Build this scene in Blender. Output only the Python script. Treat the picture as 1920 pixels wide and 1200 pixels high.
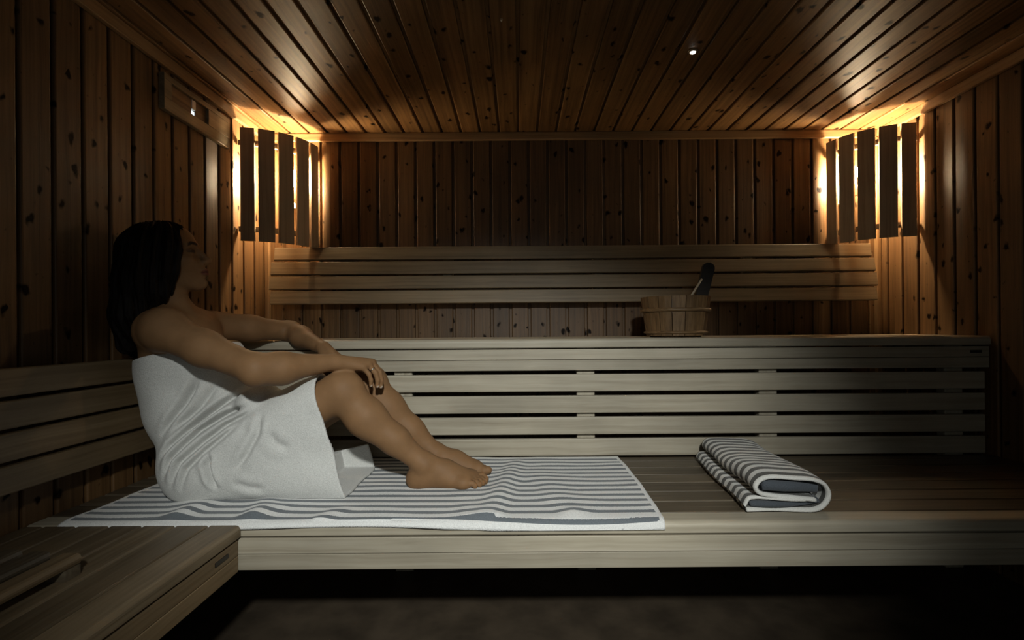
import bpy, bmesh, math, random
import numpy as np
from mathutils import Vector, Matrix

random.seed(7)
for o in list(bpy.data.objects):
    bpy.data.objects.remove(o, do_unlink=True)
scene = bpy.context.scene
C = scene.collection

# ------------------------------------------------------------------ camera
F, PX0, PY0, ROLL = 940.0, 972.0, 618.0, 0.0072    # focal length in px, vanishing point of the depth axis, roll
ZC = 0.945                                         # camera height above the floor
cam_d = bpy.data.cameras.new('camera')
cam = bpy.data.objects.new('camera', cam_d); C.objects.link(cam)
cam_d.sensor_width = 36.0
cam_d.lens = F / 1920.0 * 36.0
cam_d.shift_x = -(PX0 - 960.0) / 1920.0
cam_d.shift_y = (PY0 - 600.0) / 1920.0
cam_d.clip_start = 0.02
cam.matrix_world = Matrix.Translation((0, 0, ZC)) @ Matrix.Rotation(math.pi / 2, 4, 'X') @ Matrix.Rotation(-ROLL, 4, 'Z')
scene.camera = cam

# ------------------------------------------------------------------ world, view, lights
world = bpy.data.worlds.new('world'); scene.world = world
world.use_nodes = True
world.node_tree.nodes['Background'].inputs[0].default_value = (0.02, 0.02, 0.02, 1)
world.node_tree.nodes['Background'].inputs[1].default_value = 0.3
vs = scene.view_settings
vs.view_transform = 'Standard'; vs.look = 'None'; vs.gamma = 1.0; vs.use_curve_mapping = False
vs.exposure = 0.0
BULB_STRENGTH = 1150.0

def spot(name, loc, aim, energy, color, angle, blend, radius, sx=1.0, sy=1.0):
    l = bpy.data.lights.new(name, 'SPOT'); l.energy = energy; l.color = color
    l.spot_size = angle; l.spot_blend = blend; l.shadow_soft_size = radius
    o = bpy.data.objects.new(name, l); C.objects.link(o)
    q = (Vector(aim) - Vector(loc)).to_track_quat('-Z', 'Y')
    o.matrix_world = Matrix.LocRotScale(Vector(loc), q, Vector((sx, sy, 1)))
    return o
# added unseen spot behind the camera, shaped for the cool pool on the benches
spot('added_bench_spot', (0.20, -0.75, 1.78), (-0.06, 1.60, 0.52), 225.0, (0.97, 1.0, 0.95), math.radians(58), 1.0, 0.06, 1.0, 0.75)
# weak unseen fill, added behind the camera to lift slats and back wall
al = bpy.data.lights.new('added_front_fill', 'AREA'); al.shape = 'RECTANGLE'; al.size = 0.6; al.size_y = 1.5; al.energy = 2.3; al.color = (0.92, 1.0, 0.95)
alo = bpy.data.objects.new('added_front_fill', al); C.objects.link(alo); alo.location = (0.12, -0.97, 1.05); alo.rotation_euler = (math.pi / 2, 0, 0)

# ------------------------------------------------------------------ helpers: px -> world
def unroll(px, py):
    a, b = px - PX0, PY0 - py
    c, s = math.cos(ROLL), math.sin(ROLL)
    return (a * c + b * s) / F, (-a * s + b * c) / F
def at(px, py, d):
    """point at depth d seen at pixel (px,py): (X, D, z relative to the camera)"""
    u, v = unroll(px, py)
    return (u * d, d, v * d)

# ------------------------------------------------------------------ materials
MATS = {}
def new_mat(name):
    m = bpy.data.materials.new(name); m.use_nodes = True
    nt = m.node_tree
    return m, nt, nt.nodes['Principled BSDF'], nt.nodes.new, nt.links.new

def ramp(N, cols):
    r = N('ShaderNodeValToRGB')
    el = r.color_ramp.elements
    el[0].position, el[0].color = cols[0][0], (*cols[0][1], 1)
    el[1].position, el[1].color = cols[-1][0], (*cols[-1][1], 1)
    for p, c in cols[1:-1]:
        e = el.new(p); e.color = (*c, 1)
    return r

def wood(name, dark, mid, light, rough=0.45, knots=0.0, grain=1.0, bump=0.15, vary=0.25, spec=0.4, stain=0.0):
    """boards run along their local X; every object gets its own offset and tone"""
    m, nt, P, N, L = new_mat(name)
    tc = N('ShaderNodeTexCoord'); oi = N('ShaderNodeObjectInfo')
    mul = N('ShaderNodeVectorMath'); mul.operation = 'MULTIPLY_ADD'
    comb = N('ShaderNodeCombineXYZ')
    for i, k in enumerate((37.0, 91.0, 53.0)):
        mm = N('ShaderNodeMath'); mm.operation = 'MULTIPLY'; mm.inputs[1].default_value = k
        L(oi.outputs['Random'], mm.inputs[0]); L(mm.outputs[0], comb.inputs[i])
    mul.inputs[1].default_value = (1, 1, 1)
    L(tc.outputs['Object'], mul.inputs[0]); L(comb.outputs[0], mul.inputs[2])
    # knots
    kn = None
    if knots > 0:
        sc = N('ShaderNodeVectorMath'); sc.operation = 'MULTIPLY'; sc.inputs[1].default_value = (11.0, 16.0, 0.0)
        L(mul.outputs[0], sc.inputs[0])
        nz = N('ShaderNodeTexNoise'); nz.inputs['Scale'].default_value = 2.2; nz.inputs['Detail'].default_value = 2
        L(sc.outputs[0], nz.inputs['Vector'])
        ad = N('ShaderNodeVectorMath'); ad.operation = 'MULTIPLY_ADD'; ad.inputs[1].default_value = (0.5, 0.5, 0)
        L(nz.outputs['Color'], ad.inputs[0]); L(sc.outputs[0], ad.inputs[2])
        vo = N('ShaderNodeTexVoronoi'); vo.voronoi_dimensions = '2D'; vo.inputs['Scale'].default_value = 1.0
        L(ad.outputs[0], vo.inputs['Vector'])
        sep = N('ShaderNodeSeparateColor'); L(vo.outputs['Color'], sep.inputs[0])
        # radius differs per cell, many cells have none
        rr = N('ShaderNodeMapRange'); rr.inputs[1].default_value = 1.0 - knots; rr.inputs[2].default_value = 1.0
        rr.inputs[3].default_value = 0.0; rr.inputs[4].default_value = 0.18
        L(sep.outputs[0], rr.inputs[0])
        dv = N('ShaderNodeMath'); dv.operation = 'SUBTRACT'
        L(rr.outputs[0], dv.inputs[0]); L(vo.outputs['Distance'], dv.inputs[1])
        kn = N('ShaderNodeMapRange'); kn.inputs[1].default_value = -0.05; kn.inputs[2].default_value = 0.05
        L(dv.outputs[0], kn.inputs[0])
    # grain: long streaks
    st = N('ShaderNodeVectorMath'); st.operation = 'MULTIPLY'; st.inputs[1].default_value = (1.4 * grain, 75 * grain, 75 * grain)
    L(mul.outputs[0], st.inputs[0])
    wob = N('ShaderNodeTexNoise'); wob.inputs['Scale'].default_value = 3.0; wob.inputs['Detail'].default_value = 3
    L(mul.outputs[0], wob.inputs['Vector'])
    wad = N('ShaderNodeVectorMath'); wad.operation = 'MULTIPLY_ADD'; wad.inputs[1].default_value = (0.5, 1.6, 1.6)
    L(wob.outputs['Color'], wad.inputs[0]); L(st.outputs[0], wad.inputs[2])
    n1 = N('ShaderNodeTexNoise'); n1.inputs['Scale'].default_value = 1.0; n1.inputs['Detail'].default_value = 6; n1.inputs['Roughness'].default_value = 0.62
    L(wad.outputs[0], n1.inputs['Vector'])
    cr = ramp(N, [(0.28, dark), (0.5, mid), (0.74, light)])
    L(n1.outputs['Fac'], cr.inputs[0])
    # broad blotches
    n2 = N('ShaderNodeTexNoise'); n2.inputs['Scale'].default_value = 2.6; n2.inputs['Detail'].default_value = 3
    L(mul.outputs[0], n2.inputs['Vector'])
    # tone per board
    mr = N('ShaderNodeMapRange'); mr.inputs[3].default_value = 1.0 - vary; mr.inputs[4].default_value = 1.0 + vary
    L(oi.outputs['Random'], mr.inputs[0])
    mr2 = N('ShaderNodeMapRange'); mr2.inputs[1].default_value = 0.3; mr2.inputs[2].default_value = 0.7
    mr2.inputs[3].default_value = 1.0 - 0.22 - stain; mr2.inputs[4].default_value = 1.15
    L(n2.outputs['Fac'], mr2.inputs[0])
    mu = N('ShaderNodeMath'); mu.operation = 'MULTIPLY'; L(mr.outputs[0], mu.inputs[0]); L(mr2.outputs[0], mu.inputs[1])
    hs = N('ShaderNodeVectorMath'); hs.operation = 'SCALE'
    L(cr.outputs[0], hs.inputs[0]); L(mu.outputs[0], hs.inputs['Scale'])
    colour = hs.outputs[0]
    if kn:
        mx = N('ShaderNodeMix'); mx.data_type = 'RGBA'
        L(kn.outputs[0], mx.inputs[0]); L(colour, mx.inputs[6])
        mx.inputs[7].default_value = (dark[0] * 0.10, dark[1] * 0.09, dark[2] * 0.10, 1)
        colour = mx.outputs[2]
    L(colour, P.inputs['Base Color'])
    P.inputs['Roughness'].default_value = rough
    P.inputs['Specular IOR Level'].default_value = spec
    if kn:                                             # knots are dull
        ks = N('ShaderNodeMapRange'); ks.inputs[3].default_value = spec; ks.inputs[4].default_value = spec * 0.2
        L(kn.outputs[0], ks.inputs[0]); L(ks.outputs[0], P.inputs['Specular IOR Level'])
    b = N('ShaderNodeBump'); b.inputs['Strength'].default_value = bump; b.inputs['Distance'].default_value = 0.004
    L(n1.outputs['Fac'], b.inputs['Height']); L(b.outputs[0], P.inputs['Normal'])
    MATS[name] = m
    return m

wood('wall_pine', (0.068, 0.034, 0.012), (0.130, 0.068, 0.026), (0.185, 0.102, 0.042), rough=0.5, knots=0.60, vary=0.22, bump=0.2)
wood('ceiling_pine', (0.085, 0.042, 0.014), (0.175, 0.090, 0.032), (0.25, 0.137, 0.052), rough=0.5, knots=0.45, vary=0.22, bump=0.15, spec=0.25)
wood('trim_pine', (0.19, 0.105, 0.045), (0.28, 0.165, 0.075), (0.34, 0.215, 0.11), rough=0.42, knots=0.0, vary=0.12)
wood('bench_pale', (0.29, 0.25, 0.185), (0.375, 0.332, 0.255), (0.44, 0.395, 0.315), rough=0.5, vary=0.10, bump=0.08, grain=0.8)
wood('bench_wood_side_light', (0.085, 0.060, 0.034), (0.135, 0.098, 0.057), (0.18, 0.138, 0.085), rough=0.45, vary=0.14, bump=0.1, stain=0.1)  # same bench wood, browned: the warm dim side light is painted in
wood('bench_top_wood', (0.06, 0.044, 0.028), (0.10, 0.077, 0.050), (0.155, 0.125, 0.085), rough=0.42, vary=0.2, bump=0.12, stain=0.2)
wood('backrest_wood', (0.15, 0.11, 0.065), (0.215, 0.163, 0.10), (0.27, 0.21, 0.135), rough=0.46, vary=0.14, bump=0.1)
wood('backrest_wood_side_light', (0.115, 0.076, 0.038), (0.165, 0.113, 0.060), (0.21, 0.15, 0.085), rough=0.5, vary=0.12, bump=0.1)  # backrest wood again, darker and browner to paint in the left side's light
wood('lamp_wood', (0.25, 0.17, 0.10), (0.36, 0.26, 0.165), (0.43, 0.32, 0.21), rough=0.55, vary=0.12, bump=0.1)
wood('bucket_wood', (0.07, 0.040, 0.018), (0.145, 0.085, 0.038), (0.21, 0.13, 0.062), rough=0.5, vary=0.25, bump=0.35)
wood('dark_wood', (0.012, 0.009, 0.007), (0.022, 0.016, 0.012), (0.032, 0.024, 0.018), rough=0.5, vary=0.1)

def plain(name, col, rough=0.5, spec=0.5, metal=0.0, noise=0.0, scale=40.0, bump=0.0):
    m, nt, P, N, L = new_mat(name)
    tc = N('ShaderNodeTexCoord'); nz = N('ShaderNodeTexNoise'); nz.inputs['Scale'].default_value = scale; nz.inputs['Detail'].default_value = 5
    L(tc.outputs['Object'], nz.inputs['Vector'])
    c1 = tuple(max(0, c * (1 - noise)) for c in col); c2 = tuple(c * (1 + noise) for c in col)
    r = ramp(N, [(0.3, c1), (0.7, c2)]); L(nz.outputs['Fac'], r.inputs[0]); L(r.outputs[0], P.inputs['Base Color'])
    P.inputs['Roughness'].default_value = rough; P.inputs['Specular IOR Level'].default_value = spec; P.inputs['Metallic'].default_value = metal
    if bump:
        b = N('ShaderNodeBump'); b.inputs['Strength'].default_value = bump; b.inputs['Distance'].default_value = 0.003
        L(nz.outputs['Fac'], b.inputs['Height']); L(b.outputs[0], P.inputs['Normal'])
    MATS[name] = m
    return m
plain('floor_brown', (0.065, 0.048, 0.032), rough=0.55, noise=0.35, scale=9.0, bump=0.1)
plain('backing', (0.03, 0.018, 0.010), rough=0.8)
plain('black_plate', (0.012, 0.010, 0.009), rough=0.35, noise=0.2)
plain('ceramic', (0.75, 0.66, 0.55), rough=0.4)
plain('steel', (0.45, 0.45, 0.43), rough=0.3, metal=1.0)
plain('nail', (0.75, 0.62, 0.52), rough=0.25)

def emit(name, col, s):
    m, nt, P, N, L = new_mat(name)
    P.inputs['Base Color'].default_value = (0, 0, 0, 1)
    P.inputs['Emission Color'].default_value = (*col, 1); P.inputs['Emission Strength'].default_value = s
    MATS[name] = m
emit('bulb_light', (1.0, 0.76, 0.46), BULB_STRENGTH)
emit('star_light', (1.0, 0.93, 0.82), 6.0)
emit('daylight', (0.80, 0.92, 1.0), 1.3)

def terry(name, white, stripe=None, pitch=0.044, frac=0.45, border=0.03, edge=0.012):
    """terry cloth; stripes follow the weave coordinate stored in UV (u along, v across the stripes, metres)"""
    m, nt, P, N, L = new_mat(name)
    tc = N('ShaderNodeTexCoord')
    nz = N('ShaderNodeTexNoise'); nz.inputs['Scale'].default_value = 330; nz.inputs['Detail'].default_value = 3
    L(tc.outputs['Object'], nz.inputs['Vector'])
    big = N('ShaderNodeTexNoise'); big.inputs['Scale'].default_value = 14; big.inputs['Detail'].default_value = 3
    L(tc.outputs['Object'], big.inputs['Vector'])
    if stripe:
        uv = N('ShaderNodeUVMap'); uv.uv_map = 'weave'
        sp = N('ShaderNodeSeparateXYZ'); L(uv.outputs[0], sp.inputs[0])
        jit = N('ShaderNodeMath'); jit.operation = 'MULTIPLY_ADD'; jit.inputs[1].default_value = 0.006; jit.inputs[2].default_value = -0.003
        L(nz.outputs['Fac'], jit.inputs[0])
        v = N('ShaderNodeMath'); v.operation = 'ADD'; L(sp.outputs[1], v.inputs[0]); L(jit.outputs[0], v.inputs[1])
        dv = N('ShaderNodeMath'); dv.operation = 'DIVIDE'; dv.inputs[1].default_value = pitch; L(v.outputs[0], dv.inputs[0])
        fr = N('ShaderNodeMath'); fr.operation = 'FRACT'; L(dv.outputs[0], fr.inputs[0])
        lt = N('ShaderNodeMath'); lt.operation = 'LESS_THAN'; lt.inputs[1].default_value = frac; L(fr.outputs[0], lt.inputs[0])
        # third channel of the weave map is folded into u: u < 0 marks the plain border
        gt = N('ShaderNodeMath'); gt.operation = 'GREATER_THAN'; gt.inputs[1].default_value = 0.0; L(sp.outputs[0], gt.inputs[0])
        an = N('ShaderNodeMath'); an.operation = 'MULTIPLY'; L(lt.outputs[0], an.inputs[0]); L(gt.outputs[0], an.inputs[1])
        mx = N('ShaderNodeMix'); mx.data_type = 'RGBA'; L(an.outputs[0], mx.inputs[0])
        mx.inputs[6].default_value = (*white, 1); mx.inputs[7].default_value = (*stripe, 1)
        base = mx.outputs[2]
    else:
        rg = N('ShaderNodeRGB'); rg.outputs[0].default_value = (*white, 1); base = rg.outputs[0]
    mr = N('ShaderNodeMapRange'); mr.inputs[1].default_value = 0.25; mr.inputs[2].default_value = 0.75
    mr.inputs[3].default_value = 0.80; mr.inputs[4].default_value = 1.06
    L(nz.outputs['Fac'], mr.inputs[0])
    sc = N('ShaderNodeVectorMath'); sc.operation = 'SCALE'; L(base, sc.inputs[0]); L(mr.outputs[0], sc.inputs['Scale'])
    L(sc.outputs[0], P.inputs['Base Color'])
    P.inputs['Roughness'].default_value = 0.95; P.inputs['Specular IOR Level'].default_value = 0.1
    P.inputs['Sheen Weight'].default_value = 0.15
    b = N('ShaderNodeBump'); b.inputs['Strength'].default_value = 0.6; b.inputs['Distance'].default_value = 0.003
    L(nz.outputs['Fac'], b.inputs['Height'])
    b2 = N('ShaderNodeBump'); b2.inputs['Strength'].default_value = 0.25; b2.inputs['Distance'].default_value = 0.012
    L(big.outputs['Fac'], b2.inputs['Height']); L(b.outputs[0], b2.inputs['Normal']); L(b2.outputs[0], P.inputs['Normal'])
    MATS[name] = m
terry('white_terry', (0.62, 0.62, 0.60))
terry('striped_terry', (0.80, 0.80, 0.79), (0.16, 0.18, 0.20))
terry('striped_terry_shaded', (0.68, 0.67, 0.64), (0.075, 0.072, 0.065), pitch=0.044, frac=0.5)  # the striped cloth again, its dim warm light put into the colour
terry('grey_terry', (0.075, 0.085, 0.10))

def skin_mat():
    m, nt, P, N, L = new_mat('skin')
    at_ = N('ShaderNodeAttribute'); at_.attribute_name = 'tint'
    tc = N('ShaderNodeTexCoord'); nz = N('ShaderNodeTexNoise'); nz.inputs['Scale'].default_value = 22; nz.inputs['Detail'].default_value = 6
    L(tc.outputs['Object'], nz.inputs['Vector'])
    mr = N('ShaderNodeMapRange'); mr.inputs[1].default_value = 0.3; mr.inputs[2].default_value = 0.7; mr.inputs[3].default_value = 0.90; mr.inputs[4].default_value = 1.08
    L(nz.outputs['Fac'], mr.inputs[0])
    sc = N('ShaderNodeVectorMath'); sc.operation = 'SCALE'; L(at_.outputs['Color'], sc.inputs[0]); L(mr.outputs[0], sc.inputs['Scale'])
    L(sc.outputs[0], P.inputs['Base Color'])
    P.inputs['Roughness'].default_value = 0.6; P.inputs['Specular IOR Level'].default_value = 0.18
    P.inputs['Subsurface Weight'].default_value = 0.08; P.inputs['Subsurface Radius'].default_value = (0.02, 0.008, 0.004); P.inputs['Subsurface Scale'].default_value = 0.4
    fine = N('ShaderNodeTexNoise'); fine.inputs['Scale'].default_value = 260; fine.inputs['Detail'].default_value = 2
    L(tc.outputs['Object'], fine.inputs['Vector'])
    b = N('ShaderNodeBump'); b.inputs['Strength'].default_value = 0.12; b.inputs['Distance'].default_value = 0.002
    L(fine.outputs['Fac'], b.inputs['Height']); L(b.outputs[0], P.inputs['Normal'])
    MATS['skin'] = m
skin_mat()
def hair_mat():
    m, nt, P, N, L = new_mat('hair')
    tc = N('ShaderNodeTexCoord'); mp = N('ShaderNodeVectorMath'); mp.operation = 'MULTIPLY'; mp.inputs[1].default_value = (160, 160, 5)
    L(tc.outputs['Object'], mp.inputs[0])
    nz = N('ShaderNodeTexNoise'); nz.inputs['Scale'].default_value = 1.0; nz.inputs['Detail'].default_value = 4
    L(mp.outputs[0], nz.inputs['Vector'])
    r = ramp(N, [(0.3, (0.004, 0.003, 0.003)), (0.7, (0.011, 0.008, 0.007))]); L(nz.outputs['Fac'], r.inputs[0]); L(r.outputs[0], P.inputs['Base Color'])
    P.inputs['Roughness'].default_value = 0.6; P.inputs['Specular IOR Level'].default_value = 0.10
    b = N('ShaderNodeBump'); b.inputs['Strength'].default_value = 0.6; b.inputs['Distance'].default_value = 0.004
    L(nz.outputs['Fac'], b.inputs['Height']); L(b.outputs[0], P.inputs['Normal'])
    MATS['hair'] = m
hair_mat()

# ------------------------------------------------------------------ object helpers
def tag(o, label=None, cat=None, group=None, kind=None):
    if label: o['label'] = label
    if cat: o['category'] = cat
    if group: o['group'] = group
    if kind: o['kind'] = kind
    return o
def thing(name, loc, label, cat, group=None):
    o = bpy.data.objects.new(name, None); C.objects.link(o); o.location = loc
    o.empty_display_size = 0.05
    return tag(o, label, cat, group)
def wpos(o):
    p = Vector((0, 0, 0))
    while o is not None:
        p = p + o.location; o = o.parent
    return p
def obj(name, mesh, mat, parent=None, loc=(0, 0, 0), rot=None):
    """loc is in world metres; parents are never rotated"""
    o = bpy.data.objects.new(name, mesh); C.objects.link(o)
    if mesh.materials: pass
    else: mesh.materials.append(MATS[mat])
    if parent: o.parent = parent
    base = wpos(parent) if parent else Vector((0, 0, 0))
    m = (rot.to_4x4() if rot else Matrix.Identity(4))
    m.translation = Vector(loc) - base
    o.matrix_basis = m
    return o
def mesh_from(name, verts, faces, smooth=False):
    me = bpy.data.meshes.new(name); me.from_pydata(verts, [], faces); me.update()
    if smooth:
        me.polygons.foreach_set('use_smooth', [True] * len(me.polygons))
    return me
def axes(length, width):
    """rotation with local X along `length`, local Y along `width`, local Z = face normal"""
    l = Vector(length).normalized(); w = Vector(width); w = (w - l * w.dot(l)).normalized(); n = l.cross(w)
    return Matrix((l, w, n)).transposed()
_cache = {}
def prism_x(name, prof, L, key=None, mat=None):
    """profile in (y,z), counter-clockwise seen from +x, extruded along x"""
    if key and (key, mat) in _cache: return _cache[(key, mat)]
    n = len(prof)
    v = [(-L / 2, y, z) for y, z in prof] + [(L / 2, y, z) for y, z in prof]
    f = [(i, (i + 1) % n, n + (i + 1) % n, n + i) for i in range(n)]
    f = [tuple(reversed(q)) for q in f]
    f += [tuple(range(n)), tuple(range(2 * n - 1, n - 1, -1))]
    me = mesh_from(name, v, f)
    bm = bmesh.new(); bm.from_mesh(me); bmesh.ops.recalc_face_normals(bm, faces=bm.faces[:]); bm.to_mesh(me); bm.free()
    if key: _cache[(key, mat)] = me
    return me
def round_rect(w, t, r, seg=2):
    p = []
    for cx, cz, a0 in ((w / 2 - r, t / 2 - r, 0), (-w / 2 + r, t / 2 - r, 90), (-w / 2 + r, -t / 2 + r, 180), (w / 2 - r, -t / 2 + r, 270)):
        for k in range(seg + 1):
            a = math.radians(a0 + 90 * k / seg); p.append((cx + r * math.cos(a), cz + r * math.sin(a)))
    return p
def bar(name, mat, parent, loc, L, W, T, rot=None, r=0.004, seg=2):
    key = ('bar', round(L, 4), round(W, 4), round(T, 4), r, seg)
    return obj(name, prism_x(name, round_rect(W, T, r, seg), L, key, mat), mat, parent, loc, rot)
AX_X = axes((1, 0, 0), (0, 1, 0))      # lies along X, face up
AX_Y = axes((0, 1, 0), (-1, 0, 0))     # lies along Y, face up

def lathe(name, prof, seg=24, smooth=True, cap=True):
    v, f = [], []
    n = len(prof)
    for i in range(seg):
        a = 2 * math.pi * i / seg
        v += [(r * math.cos(a), r * math.sin(a), z) for r, z in prof]
    for i in range(seg):
        j = (i + 1) % seg
        for k in range(n - 1):
            f.append((i * n + k, j * n + k, j * n + k + 1, i * n + k + 1))
    if cap:
        f.append(tuple(i * n for i in range(seg))[::-1]); f.append(tuple(i * n + n - 1 for i in range(seg)))
    return mesh_from(name, v, f, smooth)

# ------------------------------------------------------------------ room
XL, XR, YB, YF, ZT = -1.275, 1.827, 2.54, -1.0, ZC + 0.995
PITCH, GAP = 0.0955, 0.012

def slab(name, lo, hi, mat):
    cx = [(a + b) / 2 for a, b in zip(lo, hi)]; d = [(b - a) / 2 for a, b in zip(lo, hi)]
    v = [(sx * d[0], sy * d[1], sz * d[2]) for sx in (-1, 1) for sy in (-1, 1) for sz in (-1, 1)]
    f = [(0, 1, 3, 2), (4, 6, 7, 5), (0, 4, 5, 1), (2, 3, 7, 6), (0, 2, 6, 4), (1, 5, 7, 3)]
    o = obj(name, mesh_from(name, v, f), mat, None, cx)
    return tag(o, kind='structure')
BT = 0.016                                     # board thickness, faces sit at the room's clear size
def plank_prof(T=BT):
    w = PITCH - GAP; b = 0.004; g = 0.011
    return [(-w / 2, 0), (PITCH - w / 2 - 0.0005, 0), (PITCH - w / 2 - 0.0005, T - g), (w / 2, T - g), (w / 2, T - b), (w / 2 - b * 0.35, T - b * 0.35), (w / 2 - b, T),
            (-w / 2 + b, T), (-w / 2 + b * 0.35, T - b * 0.35), (-w / 2, T - b)]
def panel(parent, mat, L, starts, place, rot):
    me = prism_x('plank', plank_prof(), L)
    for s in starts:
        obj('plank', me, mat, parent, place(s), rot)

floor = slab('floor', (XL - 0.1, YF - 0.1, -0.06), (XR + 0.1, YB + 0.1, 0.0), 'floor_brown')
wb = slab('wall_back', (XL - 0.05, YB + BT, 0), (XR + 0.05, YB + BT + 0.04, ZT + 0.02), 'backing')
wl = slab('wall_left', (XL - BT - 0.04, YF, 0), (XL - BT, YB + BT, ZT + 0.02), 'backing')
wr = slab('wall_right', (XR + BT, YF, 0), (XR + BT + 0.04, YB + BT, ZT + 0.02), 'backing')
wf = slab('wall_front', (XL - 0.05, YF - 0.05, 0), (XR + 0.05, YF, ZT + 0.02), 'wall_pine')
ce = slab('ceiling', (XL - 0.05, YF - 0.05, ZT + BT), (XR + 0.05, YB + 0.05, ZT + BT + 0.04), 'backing')
H = ZT + 0.01
def seams(x0, lo, hi):
    """board centres so that a groove lies at x0"""
    k0 = math.ceil((lo - x0) / PITCH - 0.97); out = []
    k = k0
    while x0 + (k + 0.5) * PITCH < hi + 0.47 * PITCH:
        out.append(x0 + (k + 0.5) * PITCH); k += 1
    return out
panel(wb, 'wall_pine', H, seams(-0.8025, XL, XR), lambda s: (s, YB + BT, H / 2), axes((0, 0, 1), (-1, 0, 0)))
panel(wl, 'wall_pine', H, seams(1.283, YF + 0.05, YB), lambda s: (XL - BT, s, H / 2), axes((0, 0, 1), (0, -1, 0)))
panel(wr, 'wall_pine', H, seams(2.001, YF + 0.05, YB), lambda s: (XR + BT, s, H / 2), axes((0, 0, 1), (0, 1, 0)))
panel(ce, 'ceiling_pine', YB - YF, seams(0.005, XL, XR), lambda s: (s, (YB + YF) / 2, ZT + BT), axes((0, 1, 0), (1, 0, 0)))

# crown strips and corner beads
def trim(name, loc, L, W, T, rot, mat='trim_pine'):
    return tag(bar(name, mat, None, loc, L, W, T, rot, r=0.004), kind='structure')
TH = 0.040
trim('trim_1', ((XL + XR) / 2, YB - 0.011, ZT - TH / 2), XR - XL - 0.002, TH, 0.020, axes((1, 0, 0), (0, 0, 1)))
JL = 2.235
trim('trim_2', (XL + 0.011, (YF + JL) / 2, ZT - TH / 2 - 0.002), JL - YF - 0.002, TH + 0.004, 0.020, axes((0, 1, 0), (0, 0, 1)))
trim('trim_3', (XL + 0.010, (JL + YB - 0.022) / 2, ZT - TH / 2), YB - JL - 0.024, TH, 0.018, axes((0, 1, 0), (0, 0, 1)))
trim('trim_4', (XR - 0.011, (YF + 2.24) / 2, ZT - TH / 2 - 0.002), 2.24 - YF - 0.002, TH + 0.004, 0.020, axes((0, 1, 0), (0, 0, 1)))
trim('trim_5', (XR - 0.010, (2.24 + YB - 0.022) / 2, ZT - TH / 2), YB - 2.24 - 0.024, TH, 0.018, axes((0, 1, 0), (0, 0, 1)))
trim('trim_6', (XL + 0.0125, YB - 0.0125, (ZT - TH) / 2), ZT - TH - 0.004, 0.024, 0.024, axes((0, 0, 1), (1, 0, 0)))
trim('trim_7', (XR - 0.0125, YB - 0.0125, (ZT - TH) / 2), ZT - TH - 0.004, 0.024, 0.024, axes((0, 0, 1), (1, 0, 0)))

# ------------------------------------------------------------------ benches
YR, YN = 1.94, 1.29                            # face of the upper bench, face of the lower bench
ZU, ZL = ZC - 0.036, ZC - 0.497                # seat heights
def nose_prof(W, T, rb, rs=0.004):
    """front slat: big round on the front (+y) top corner"""
    p = [(-W / 2, -T / 2), (W / 2 - rs, -T / 2), (W / 2, -T / 2 + rs)]
    for k in range(6):
        a = math.radians(90 * k / 5); p.append((W / 2 - rb + rb * math.cos(a), T / 2 - rb + rb * math.sin(a)))
    p += [(-W / 2 + rs, T / 2), (-W / 2, T / 2 - rs)]
    return p
FRONT_X = axes((-1, 0, 0), (0, -1, 0))         # along X, local +y towards the room, face up

ub = thing('sauna_bench', (0.28, 2.24, 0), 'long pale upper bench with a slatted front along the back wall', 'bench')
UT = 0.036
LU = XR - XL - 0.006
xm = (XL + XR) / 2
obj('nosing', prism_x('nosing', nose_prof(0.085, UT, 0.014), LU), 'bench_pale', ub, (xm, YR + 0.0425 - 0.004, ZU - UT / 2), FRONT_X)
y = YR + 0.0425 - 0.004 + 0.0425 + 0.006
k = 0
while y + 0.082 < YB - 0.001:
    bar('slat', 'bench_pale', ub, (xm, y + 0.041, ZU - UT / 2), LU, 0.082, UT, AX_X, r=0.004); y += 0.0885; k += 1
FX = axes((1, 0, 0), (0, 0, 1))                # along X, width up, face towards the camera (-Y)
def zpx(py, d): return ZC + (PY0 - py) / F * d
zt = ZU - UT - 0.005
fh = 0.0405
for i in range(2):
    bar('fascia_board', 'bench_pale', ub, (xm + 0.004, YR + 0.012, zt - fh / 2 - i * (fh + 0.0015)), LU - 0.012, fh, 0.022, FX, r=0.002)
z = zt - 2 * fh - 0.0015 - 0.0145
for i in range(4):
    bar('riser_slat', 'bench_pale', ub, (xm - 0.004, YR + 0.012, z - 0.034 - i * 0.0832), LU - 0.030, 0.0675, 0.020, FX, r=0.004)
for x in (-1.168, -0.453, 0.262, 0.977, 1.705):
    bar('upright', 'bench_pale', ub, (x, YR + 0.022 + 0.024, (ZU - UT) / 2), ZU - UT - 0.002, 0.071, 0.042, axes((0, 0, 1), (-1, 0, 0)), r=0.004)
bar('maker_plate', 'black_plate', ub, (at(1830, 658, YR)[0], YR + 0.0005, zt - fh / 2), 0.044, 0.011, 0.003, FX, r=0.0012)

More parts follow.
